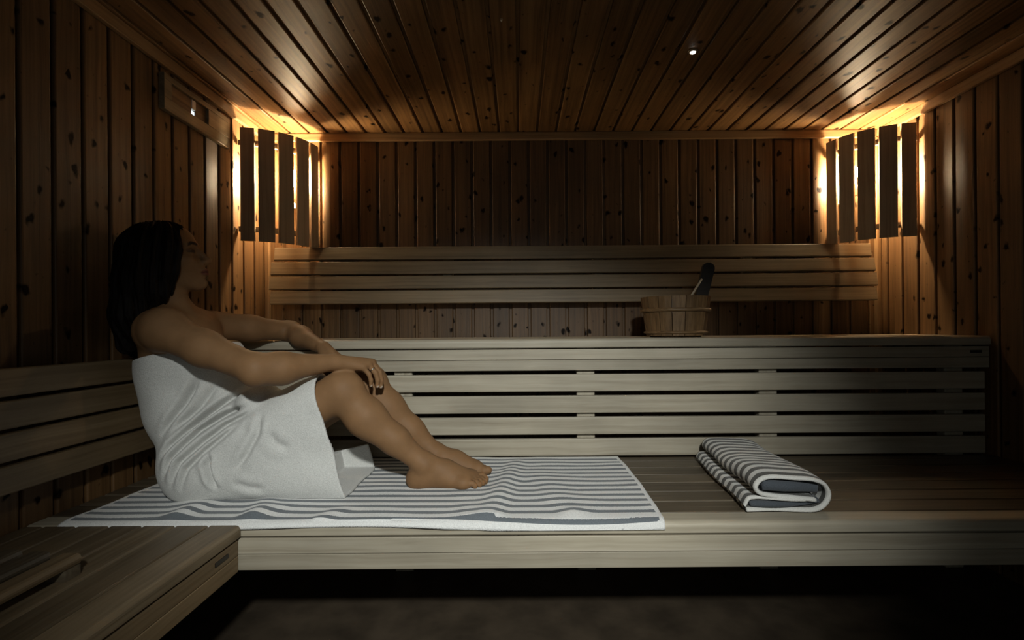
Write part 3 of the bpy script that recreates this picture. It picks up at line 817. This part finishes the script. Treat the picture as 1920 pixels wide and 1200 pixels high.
def relax(V, Fq, it=2, lam=0.5):
    E = np.concatenate([Fq[:, [0, 1]], Fq[:, [1, 2]], Fq[:, [2, 3]], Fq[:, [3, 0]]])
    for _ in range(it):
        for l in (lam, -lam * 1.03):
            S = np.zeros_like(V, dtype=np.float64); c = np.bincount(E.ravel(), minlength=len(V)).astype(np.float64)
            for ax in range(3):
                S[:, ax] = np.bincount(E[:, 0], weights=V[E[:, 1], ax], minlength=len(V)) + np.bincount(E[:, 1], weights=V[E[:, 0], ax], minlength=len(V))
            V = V + l * (S / np.maximum(c, 1)[:, None] - V)
    return V
def quads_to_mesh(name, V, Fq):
    me = bpy.data.meshes.new(name)
    me.vertices.add(len(V)); me.vertices.foreach_set('co', V.astype(np.float32).ravel())
    me.loops.add(len(Fq) * 4); me.loops.foreach_set('vertex_index', Fq.ravel())
    me.polygons.add(len(Fq)); me.polygons.foreach_set('loop_start', np.arange(0, len(Fq) * 4, 4, dtype=np.int32))
    me.polygons.foreach_set('use_smooth', np.ones(len(Fq), bool))
    me.update(calc_edges=True); me.validate()
    return me

# --- head frame
HP, HYAW = math.radians(14), math.radians(22)
HO = np.array((-1.098, 1.572, 0.238))
_ry = np.array(((math.cos(HP), 0, -math.sin(HP)), (0, 1, 0), (math.sin(HP), 0, math.cos(HP))))
_rz = np.array(((math.cos(HYAW), -math.sin(HYAW), 0), (math.sin(HYAW), math.cos(HYAW), 0), (0, 0, 1)))
HR = _rz @ _ry
def hd(x, y, z): return HO + HR @ np.array((x, y, z))
SEAT = ZL - ZC + 0.0072                        # top of the spread towel

LO, HI = (-1.285, 1.30, -0.52), (-0.055, 2.04, 0.37)
B = Field(LO, HI, 0.0032)
# torso
lean_t = math.radians(-12)
RT = np.array(((math.cos(lean_t), 0, -math.sin(lean_t)), (0, 1, 0), (math.sin(lean_t), 0, math.cos(lean_t))))
B.ell((-0.968, 1.610, -0.385), (0.102, 0.165, 0.105), 0.03)
B.ell((-0.955, 1.535, -0.405), (0.105, 0.088, 0.088), 0.04)
B.ell((-0.955, 1.690, -0.405), (0.105, 0.088, 0.088), 0.04)
B.ell((-1.050, 1.605, -0.235), (0.095, 0.128, 0.130), 0.06)
B.ell((-1.066, 1.600, -0.090), (0.103, 0.142, 0.140), 0.05)
B.ell((-0.985, 1.535, -0.090), (0.050, 0.055, 0.055), 0.03)
B.ell((-0.985, 1.665, -0.090), (0.050, 0.055, 0.055), 0.03)
B.ell((-1.070, 1.590, -0.005), (0.080, 0.140, 0.070), 0.05)
B.cone((-1.060, 1.460, 0.008), (-1.085, 1.730, 0.015), 0.050, 0.050, 0.05)
# neck and trapezius
B.cone((-1.100, 1.585, 0.060), (-1.055, 1.480, 0.018), 0.040, 0.036, 0.04)
B.cone((-1.100, 1.590, 0.060), (-1.080, 1.700, 0.025), 0.040, 0.036, 0.04)
B.cone(hd(-0.028, 0, -0.075), (-1.088, 1.585, 0.020), 0.047, 0.054, 0.035)
B.cone(hd(-0.010, -0.020, -0.07), (-1.030, 1.570, 0.028), 0.020, 0.014, 0.03)      # neck muscle
B.cone((-1.015, 1.585, 0.020), (-1.040, 1.470, 0.040), 0.012, 0.012, 0.022)        # collar bones
B.cone((-1.015, 1.600, 0.020), (-1.060, 1.710, 0.045), 0.012, 0.012, 0.022)
# legs
def leg(hip, knee, ankle, k=0.03):
    hip, knee, ankle = map(np.array, (hip, knee, ankle))
    mid = hip * 0.5 + knee * 0.5
    B.chain([hip, mid + (0, 0, -0.006), knee], [0.088, 0.074, 0.056], 0.03)
    B.ell(knee + (0.012, 0, 0.004), (0.048, 0.046, 0.050), 0.03)
    v = ankle - knee; L = np.linalg.norm(v); u = v / L
    back = np.array((u[2], 0, -u[0])); back = back if back[2] < 0 else -back
    c1 = knee + v * 0.32 + back * 0.010; c2 = knee + v * 0.66 + back * 0.004
    B.chain([knee + back * 0.004, c1, c2, ankle], [0.049, 0.0545, 0.041, 0.032], 0.03)
    B.ell(knee + v * 0.33 + back * 0.024, (0.036, 0.042, 0.075), 0.03, np.stack([back, (0, 1, 0), u], 1))
KN, AN = (-0.540, 1.530, -0.182), (-0.302, 1.566, -0.416)
KF, AF = (-0.513, 1.700, -0.176), (-0.288, 1.705, -0.420)
leg((-0.955, 1.532, -0.398), KN, AN)
leg((-0.955, 1.692, -0.398), KF, AF)
# feet
def foot(ank, dx, y0, sy):
    """sy = direction of the big toe"""
    a = np.array(ank)
    G = Field(np.array((ank[0] - 0.09, y0 - 0.09, -0.52)), np.array((ank[0] + 0.27, y0 + 0.09, -0.33)), B.h)
    G.lo = B.lo + B.h * np.round((G.lo - B.lo) / B.h)
    heel = (a[0] - 0.012, y0, SEAT + 0.027)
    G.cone(a, heel, 0.0325, 0.030, 0.02)
    G.ell((a[0] - 0.020, y0, SEAT + 0.024), (0.030, 0.030, 0.030), 0.02)
    G.chain([a + (0.012, 0, -0.002), (a[0] + 0.070, y0 + sy * 0.006, SEAT + 0.046), (a[0] + 0.135, y0 + sy * 0.008, SEAT + 0.026)], [0.031, 0.030, 0.022], 0.03)
    G.cone(heel, (a[0] + 0.135, y0 - sy * 0.022, SEAT + 0.015), 0.026, 0.0165, 0.03)
    G.cone((a[0] + 0.03, y0 + sy * 0.012, SEAT + 0.035), (a[0] + 0.150, y0 + sy * 0.030, SEAT + 0.020), 0.024, 0.019, 0.03)
    G.cone((a[0] + 0.125, y0 - sy * 0.026, SEAT + 0.014), (a[0] + 0.152, y0 + sy * 0.030, SEAT + 0.018), 0.0155, 0.0175, 0.02)
    G.ell((a[0] + 0.002, y0 - sy * 0.030, a[2] - 0.004), (0.016, 0.010, 0.017), 0.014)     # ankle bone
    G.ell((a[0] + 0.002, y0 + sy * 0.030, a[2] + 0.004), (0.016, 0.010, 0.017), 0.014)
    for i in range(3):                                                                  # tendons
        G.cone((a[0] + 0.055, y0 + sy * 0.004, SEAT + 0.066), (a[0] + 0.140, y0 + sy * (0.022 - 0.018 * i), SEAT + 0.034 - 0.003 * i), 0.006, 0.006, 0.012)
    toes = [(0.150, 0.033, 0.208, 0.036, 0.0125, 0.0115), (0.148, 0.014, 0.206, 0.016, 0.0092, 0.0086), (0.144, 0.000, 0.199, 0.001, 0.0088, 0.0082),
            (0.138, -0.014, 0.190, -0.014, 0.0085, 0.0080), (0.130, -0.028, 0.177, -0.029, 0.0085, 0.0080)]
    tips = []
    for bx_, by_, tx_, ty_, r1, r2 in toes:
        p0 = np.array((a[0] + bx_ - 0.01, y0 + sy * by_, SEAT + 0.018)); p1 = np.array((a[0] + (bx_ + tx_) / 2 + 0.004, y0 + sy * (by_ + ty_) / 2, SEAT + r1 + 0.008)); p2 = np.array((a[0] + tx_ + dx - r2, y0 + sy * ty_, SEAT + r2 - 0.001))
        T = Field((0, 0, 0), (0.01, 0.01, 0.01), 0.01); 
        G.chain([p0, p1, p2], [r1, r1 * 0.98, r2], 0.0035)
        tips.append((p2 + np.array((0.001, 0, r2 * 0.62)), r2))
    sx = np.round((G.lo - B.lo) / B.h).astype(int)
    a0 = np.maximum(sx, 0); a1 = np.minimum(sx + G.n, B.n)
    sb_ = tuple(slice(a0[i], a1[i]) for i in range(3)); sg_ = tuple(slice(a0[i] - sx[i], a1[i] - sx[i]) for i in range(3))
    o, d = B.d[sb_], G.d[sg_]; kk = 0.014
    hh = np.maximum(kk - np.abs(o - d), 0) / kk; B.d[sb_] = np.minimum(o, d) - hh * hh * kk * 0.25
    return tips
tipsN = foot(AN, -0.004, 1.574, 1)
tipsF = foot(AF, -0.035, 1.712, -1)
# head
B.ell(hd(-0.018, 0, 0.020), (0.086, 0.070, 0.074), 0.02, HR)
B.ell(hd(0.026, 0, -0.035), (0.058, 0.056, 0.072), 0.03, HR)
B.ell(hd(0.036, 0, 0.040), (0.047, 0.056, 0.046), 0.025, HR)
for s_ in (-1, 1):
    B.cone(hd(-0.012, s_ * 0.050, -0.058), hd(0.052, s_ * 0.014, -0.104), 0.016, 0.014, 0.028)
    B.ell(hd(0.046, s_ * 0.042, -0.030), (0.024, 0.020, 0.018), 0.024, HR)
    B.cone(hd(0.078, s_ * 0.010, 0.018), hd(0.062, s_ * 0.044, 0.020), 0.0085, 0.008, 0.016)
B.ell(hd(0.060, 0, -0.062), (0.028, 0.028, 0.026), 0.022, HR)
B.ell(hd(0.066, 0, -0.104), (0.017, 0.017, 0.015), 0.018, HR)
for s_ in (-1, 1):
    B.ell(hd(0.086, s_ * 0.031, -0.003), (0.014, 0.014, 0.011), 0.012, HR, 's')
    B.ell(hd(0.067, s_ * 0.031, -0.003), (0.0125, 0.0135, 0.0115), 0.004, HR)
    B.cone(hd(0.0775, s_ * 0.020, -0.001), hd(0.071, s_ * 0.043, -0.0015), 0.0032, 0.0030, 0.004)
B.chain([hd(0.080, 0, 0.012), hd(0.0885, 0, -0.008), hd(0.1055, 0, -0.0345)], [0.0078, 0.0072, 0.0092], 0.011)
for s_ in (-1, 1):
    B.ell(hd(0.0925, s_ * 0.0100, -0.0395), (0.0115, 0.0070, 0.0080), 0.009, HR)
B.ell(hd(0.096, 0, -0.043), (0.012, 0.004, 0.004), 0.005, HR)
B.ell(hd(0.087, 0, -0.0645), (0.0105, 0.0210, 0.0050), 0.006, HR)
B.ell(hd(0.0855, 0, -0.0765), (0.0110, 0.0185, 0.0060), 0.006, HR)
B.cone(hd(0.1015, -0.006, -0.0705), hd(0.1015, 0.006, -0.0705), 0.0020, 0.0020, 0.004, 's')
for s_ in (-1, 1):
    B.cone(hd(0.0995, s_ * 0.006, -0.0705), hd(0.0840, s_ * 0.023, -0.0720), 0.0020, 0.0018, 0.004, 's')
B.ell(hd(-0.012, -0.074, -0.010), (0.018, 0.008, 0.030), 0.008, HR)
B.ell(hd(-0.012, 0.074, -0.010), (0.018, 0.008, 0.030), 0.008, HR)
B.ell((-1.012, 1.440, 0.004), (0.050, 0.046, 0.052), 0.05)
# arms
A = Field(LO, HI, 0.0032)
SN, EN, WN = np.array((-1.010, 1.432, 0.006)), np.array((-0.716, 1.366, -0.103)), np.array((-0.556, 1.512, -0.094))
A.chain([SN, SN * 0.55 + EN * 0.45 + (0, 0, -0.004), EN], [0.056, 0.047, 0.039], 0.03)
A.ell(SN + (0.0, 0.0, 0.002), (0.058, 0.052, 0.058), 0.03)
A.chain([EN, EN * 0.70 + WN * 0.30 + (0, 0, -0.004), WN], [0.0385, 0.0420, 0.0240], 0.03)
A.ell(EN + (0.0, -0.012, -0.016), (0.026, 0.022, 0.024), 0.02)
SF, EF, WF = np.array((-1.072, 1.760, 0.022)), np.array((-0.892, 1.962, 0.001)), np.array((-0.705, 1.812, -0.062))
A.chain([SF, SF * 0.55 + EF * 0.45, EF], [0.052, 0.044, 0.035], 0.03)
A.chain([EF, EF * 0.66 + WF * 0.34, WF], [0.034, 0.036, 0.0230], 0.03)
def hand(F_, W, K, curls, thumb, k=0.012):
    """K: knuckles pinky..index, curls: per finger list of segment vectors, thumb: list of points"""
    W = np.array(W); up = np.array((0, 0, 1))
    for i, kp in enumerate(K):
        kp = np.array(kp); w0 = W * 0.8 + kp * 0.2
        F_.chain([W + (kp - np.mean(K, 0)) * 0.25, kp], [0.0150, 0.0108], 0.016)
    tips = []
    rr = [0.0078, 0.0086, 0.0090, 0.0088]
    for i, segs in enumerate(curls):
        p = np.array(K[i], float); r = rr[i]; f_ = 1.0
        for v in segs:
            q = p + np.array(v); F_.cone(p, q, r * f_, r * (f_ - 0.08), 0.0035); p = q; f_ -= 0.08
        tips.append((p, r * f_, np.array(segs[-1]) / np.linalg.norm(segs[-1])))
    F_.chain([np.array(t) for t in thumb], [0.0150, 0.0115, 0.0100, 0.0085][:len(thumb)], 0.006)
    return tips
KR = [(-0.480, 1.544, -0.113), (-0.469, 1.560, -0.105), (-0.463, 1.577, -0.101), (-0.463, 1.594, -0.101)]
def seg(l, dirs): return [np.array(d, float) / np.linalg.norm(d) * x for x, d in zip(l, dirs)]
cR = [seg((0.028, 0.020, 0.017), ((0.62, 0.25, -0.80), (0.25, 0.25, -1.0), (-0.10, 0.2, -1.0))),
      seg((0.036, 0.024, 0.019), ((0.62, 0.20, -0.80), (0.22, 0.20, -1.0), (-0.15, 0.15, -1.0))),
      seg((0.040, 0.026, 0.020), ((0.62, 0.12, -0.80), (0.20, 0.12, -1.0), (-0.18, 0.1, -1.0))),
      seg((0.036, 0.024, 0.019), ((0.60, 0.06, -0.82), (0.18, 0.06, -1.0), (-0.18, 0.1, -1.0)))]
tipsR = hand(A, WN, KR, cR, [(-0.545, 1.535, -0.098), (-0.512, 1.575, -0.112), (-0.482, 1.600, -0.130), (-0.462, 1.612, -0.146)])
KL = [(-0.618, 1.792, -0.118), (-0.612, 1.775, -0.112), (-0.610, 1.757, -0.110), (-0.614, 1.739, -0.112)]
cL = [seg((0.028, 0.020, 0.016), ((0.85, -0.1, -0.35), (0.85, -0.1, -0.3), (0.8, -0.1, -0.5)))] + [seg((0.036, 0.024, 0.018), ((0.85, -0.2, -0.28), (0.9, -0.15, -0.2), (0.85, -0.1, -0.4))) for _ in range(3)]
hand(A, WF, KL, cL, [(-0.70, 1.790, -0.078), (-0.668, 1.752, -0.104), (-0.638, 1.728, -0.124), (-0.612, 1.714, -0.136)])
B.merge(A, 0.012)
# flat where the body rests on the towel
zz = B.lo[2] + B.h * np.arange(B.n[2], dtype=np.float32)
B.d = np.maximum(B.d, (SEAT - zz)[None, None, :])
V, Fq = B.mesh(); V = relax(V, Fq, 1, 0.4)
# keep only the connected body
body_me = quads_to_mesh('person', V + np.array((0, 0, ZC)), Fq)
nV = len(body_me.vertices)
tint = np.tile(np.array((0.218, 0.120, 0.057, 1.0), np.float32), (nV, 1))
Lh = (V[:nV] - HO) @ HR                                     # head coordinates of every vertex
def paint(mask, col, a=1.0):
    m = np.clip(mask, 0, 1)[:, None] * a
    tint[:, :3] = tint[:, :3] * (1 - m) + np.array(col, np.float32) * m
def sm(e0, e1, x):
    t = np.clip((x - e0) / (e1 - e0), 0, 1); return t * t * (3 - 2 * t)
ylip = np.abs(Lh[:, 1])
lipm = sm(1.15, 0.85, np.sqrt((ylip / 0.024) ** 2 + ((Lh[:, 2] + 0.0712) / 0.0115) ** 2)) * (Lh[:, 0] > 0.070)
paint(lipm, (0.16, 0.050, 0.036), 0.85)
paint(sm(0.0028, 0.0012, np.abs(Lh[:, 2] + 0.0712)) * (ylip < 0.024) * (Lh[:, 0] > 0.075), (0.06, 0.015, 0.012), 0.8)
for s_ in (-1, 1):
    ey = np.sqrt(((Lh[:, 1] - s_ * 0.031) / 0.0155) ** 2 + ((Lh[:, 2] + 0.0045) / 0.0042) ** 2)
    paint(sm(1.2, 0.8, ey) * (Lh[:, 0] > 0.055), (0.012, 0.008, 0.007), 0.95)
    ey = np.sqrt(((Lh[:, 1] - s_ * 0.031) / 0.021) ** 2 + ((Lh[:, 2] + 0.000) / 0.012) ** 2)
    paint(sm(1.2, 0.5, ey) * (Lh[:, 0] > 0.055), (0.08, 0.040, 0.024), 0.5)
    bz = 0.0195 + 0.004 * sm(0.012, 0.034, np.abs(Lh[:, 1])) - 0.006 * sm(0.034, 0.05, np.abs(Lh[:, 1]))
    br_ = sm(0.0066, 0.0038, np.abs(Lh[:, 2] - bz + 0.001)) * sm(0.009, 0.014, Lh[:, 1] * s_) * sm(0.052, 0.046, Lh[:, 1] * s_)
    paint(br_ * (Lh[:, 0] > 0.045), (0.010, 0.007, 0.006), 0.92)
for (p, r) in tipsN + tipsF:
    dd = np.linalg.norm((V[:nV] - p) / np.array((1.0, 0.85, 1.0)), axis=1)
    paint(sm(r * 0.85, r * 0.6, dd), (0.42, 0.20, 0.085), 0.9)
for (p, r, u) in tipsR:
    out = np.array((0.75, -0.35, 0)); out = out - u * (out @ u); out /= np.linalg.norm(out)
    dd = np.linalg.norm(V[:nV] - (p + out * r * 0.8 + u * r * 0.2), axis=1)
    paint(sm(r * 0.95, r * 0.65, dd), (0.50, 0.41, 0.33), 0.95)
ca = body_me.color_attributes.new('tint', 'FLOAT_COLOR', 'POINT')
ca.data.foreach_set('color', tint.ravel())
person = obj('person', body_me, 'skin', None)
tag(person, 'person wrapped in a white towel sitting with knees drawn up on the bench', 'person')

# --- hair
Hf = Field((-1.275, 1.40, -0.14), (-0.97, 1.76, 0.37), 0.0036)
Hf.ell(hd(-0.022, 0, 0.020), (0.096, 0.082, 0.083), 0.02, HR)
Hf.ell(hd(0.014, 0, 0.044), (0.062, 0.070, 0.055), 0.03, HR)
Hf.chain([hd(-0.040, 0, 0.01), (-1.165, 1.565, 0.160), (-1.190, 1.575, 0.050), (-1.205, 1.585, -0.042)], [0.080, 0.070, 0.058, 0.034], 0.04)
for s_ in (-1, 1):
    b0 = 1.575 + s_ * 0.062; o_ = 0.0 if s_ < 0 else -0.050
    Hf.chain([hd(-0.030, s_ * 0.060, 0.03), (-1.130 + o_, b0 + s_ * 0.014, 0.155), (-1.148 + o_, b0 + s_ * 0.018, 0.050), (-1.172 + o_ * 0.5, b0 + s_ * 0.012, -0.036)], [0.050, 0.054, 0.048, 0.026], 0.04)
    q = 0.0 if s_ < 0 else -0.060
    Hf.chain([hd(0.020 + q, s_ * 0.060, 0.056), hd(0.026 + q, s_ * 0.070, 0.010), hd(0.000 + q, s_ * 0.073, -0.050), hd(-0.042 + q, s_ * 0.068, -0.110), (-1.125 + q, 1.58 + s_ * 0.066, 0.062)], [0.024, 0.022, 0.025, 0.028, 0.020], 0.03)
x, y, z = Hf.pts((0, 0, 0), Hf.n)
ang = np.arctan2(y - HO[1], x - (HO[0] - 0.03))
Hf.d += 0.0035 * np.sin(ang * 23 + 4 * np.sin(z * 9)) + 0.0022 * np.sin(ang * 51 + 2 + 3 * np.sin(z * 14)) + 0 * z
# face stays free
Hf.ell(hd(0.128, 0, -0.012), (0.076, 0.125, 0.130), 0.020, HR, 's')
Hf.ell(hd(0.090, 0.06, -0.070), (0.075, 0.080, 0.090), 0.010, HR, 's')
Hf.d = np.maximum(Hf.d, -1.262 - x + 0 * y + 0 * z)
V2, F2 = Hf.mesh(); V2 = relax(V2, F2, 1, 0.4)
hair = obj('hair', quads_to_mesh('hair', V2 + np.array((0, 0, ZC)), F2), 'hair', person)
tag(hair, 'long straight black hair falling behind the shoulders')

# --- white wrap towel
W = Field((-1.245, 1.37, -0.50), (-0.44, 1.86, 0.06), 0.0034)
th = 0.013
W.ell((-0.968, 1.610, -0.385), (0.114, 0.172, 0.115), 0.03)
W.ell((-0.955, 1.535, -0.405), (0.117, 0.100, 0.100), 0.04)
W.ell((-0.955, 1.690, -0.405), (0.117, 0.100, 0.100), 0.04)
W.ell((-1.050, 1.605, -0.235), (0.110, 0.148, 0.140), 0.07)
W.ell((-1.064, 1.600, -0.090), (0.114, 0.156, 0.150), 0.06)
W.ell((-0.985, 1.535, -0.090), (0.062, 0.066, 0.066), 0.05)
W.ell((-0.985, 1.665, -0.090), (0.062, 0.066, 0.066), 0.05)
W.cone((-0.960, 1.600, -0.130), (-0.905, 1.590, -0.255), 0.090, 0.085, 0.06)
for yy in (1.530, 1.698):
    W.cone((-0.955, yy, -0.398), (-0.540, yy, -0.182), 0.104, 0.074, 0.05)
    W.cone((-0.955, yy, -0.420), (-0.500, yy, -0.285), 0.085, 0.066, 0.05)
    W.cone((-0.955, yy, -0.420), (-0.470, yy, -0.410), 0.085, 0.068, 0.05)
    W.cone((-0.955, yy, -0.420), (-0.460, yy, -0.470), 0.080, 0.066, 0.04)
W.cone((-0.930, 1.61, -0.40), (-0.46, 1.615, -0.30), 0.09, 0.075, 0.05)
W.cone((-0.930, 1.61, -0.42), (-0.46, 1.615, -0.43), 0.09, 0.075, 0.05)
# bunched cloth in the lap
for (px_, py_, dd, r) in ((470, 752, 1.500, 0.030), (500, 738, 1.545, 0.030)):
    W.ell(at(px_, py_, dd), (r, r * 1.1, r * 0.95), 0.035)
x, y, z = W.pts((0, 0, 0), W.n)
X2, Z2 = np.broadcast_to(x, (W.n[0], 1, W.n[2])), np.broadcast_to(z, (W.n[0], 1, W.n[2]))
def poly_dist(P):
    best = np.full(X2.shape, 9.0, np.float32); tt = np.zeros(X2.shape, np.float32)
    for i in range(len(P) - 1):
        ax_, az_ = P[i]; vx, vz = P[i + 1][0] - ax_, P[i + 1][1] - az_
        t = np.clip(((X2 - ax_) * vx + (Z2 - az_) * vz) / (vx * vx + vz * vz), 0, 1)
        dd = np.sqrt((X2 - ax_ - t * vx) ** 2 + (Z2 - az_ - t * vz) ** 2)
        m = dd < best; best = np.where(m, dd, best); tt = np.where(m, (i + t) / (len(P) - 1), tt)
    return best, tt
folds = [([(362, 705), (332, 765), (296, 822)], 0.012, 0.0075), ([(440, 728), (405, 757), (370, 785), (322, 835), (300, 868)], 0.014, 0.0075),
         ([(462, 760), (410, 782), (370, 810), (334, 855), (318, 897)], 0.016, 0.0070), ([(478, 768), (425, 797), (390, 825), (355, 860), (335, 912)], 0.016, 0.0070),
         ([(455, 790), (428, 812), (395, 842), (368, 872), (352, 918)], 0.013, 0.0070), ([(403, 842), (402, 868), (407, 890), (416, 915)], 0.015, 0.0065),
         ([(491, 772), (487, 812), (468, 850), (446, 882)], 0.010, 0.0085), ([(392, 715), (360, 768), (318, 812)], 0.008, 0.0080),
         ([(505, 805), (520, 830), (545, 842)], 0.005, 0.012), ([(440, 900), (470, 912), (500, 915)], 0.005, 0.010), ([(418, 740), (385, 775), (345, 815)], 0.008, 0.007)]
near = np.clip((1.66 - y) / 0.08, 0, 1)
for P, amp, w in folds:
    P = [(at(a, b, 1.452)[0], at(a, b, 1.452)[2]) for a, b in P]
    dd, tt = poly_dist(P)
    env = np.clip(np.minimum(tt, 1 - tt) * 4, 0, 1)
    W.d += (amp * env * np.exp(-(dd / w) ** 2) - 0.45 * amp * env * np.exp(-((dd - 2.2 * w) / (1.3 * w)) ** 2)) * near
W.d += 0.0012 * np.sin(x * 41 + 17 * z) * np.sin(z * 37 + 9 * y) * np.sin(y * 29 + 11 * x)
W.d += -0.003
solid = W.d.copy()
# hem: from the knee down to the bench
P1, P2 = at(586, 712, 1.475), at(643, 925, 1.462)
hx_, hz_ = P2[0] - P1[0], P2[2] - P1[2]; hl = math.hypot(hx_, hz_)
hem = ((x - P1[0]) * (-hz_) + (z - P1[2]) * hx_) / hl + 0 * y            # > 0 beyond the hem
hem = hem - 0.002 * np.sin(y * 34) - 0.004
# rim along the chest
top = (z - (-0.098 + (x + 1.20) * 0.235)) / 1.03 + 0 * y
inner = solid + 0.0085
floor_z = SEAT + 0.0008
W.d = np.maximum(solid, floor_z - z)
open_ = np.maximum(inner, (floor_z + 0.010) - z)                             # cloth stays below as well
W.d = np.maximum(W.d, -np.maximum(open_, -(hem + 0.10)))                     # hollow towards the hem
W.d = np.maximum(W.d, -np.maximum(solid + 0.012, -(top + 0.05)))             # and at the chest
W.d = np.maximum(W.d, hem); W.d = np.maximum(W.d, top)
gap = np.minimum(np.minimum(y - 1.64, z - (-0.405 + 0.25 * (x + 0.56))), x + 0.70)     # the far flap has slipped down
W.d = np.maximum(W.d, gap)
V3, F3 = W.mesh(); V3 = relax(V3, F3, 1, 0.4)
wrap = obj('wrap_towel', quads_to_mesh('wrap_towel', V3 + np.array((0, 0, ZC)), F3), 'white_terry', person)
tag(wrap, 'white terry bath towel wrapped around the body')
# finger ring
tag(obj('ring', lathe('ring', [(0.0082, -0.0012), (0.0100, -0.0012), (0.0100, 0.0012), (0.0082, 0.0012)], 20, cap=False), 'steel', person,
        tuple(np.array(KR[1]) + cR[1][0] * 0.55 + np.array((0, 0, ZC))), Vector(cR[1][0]).to_track_quat('Z', 'Y').to_matrix()), 'thin metal finger ring')
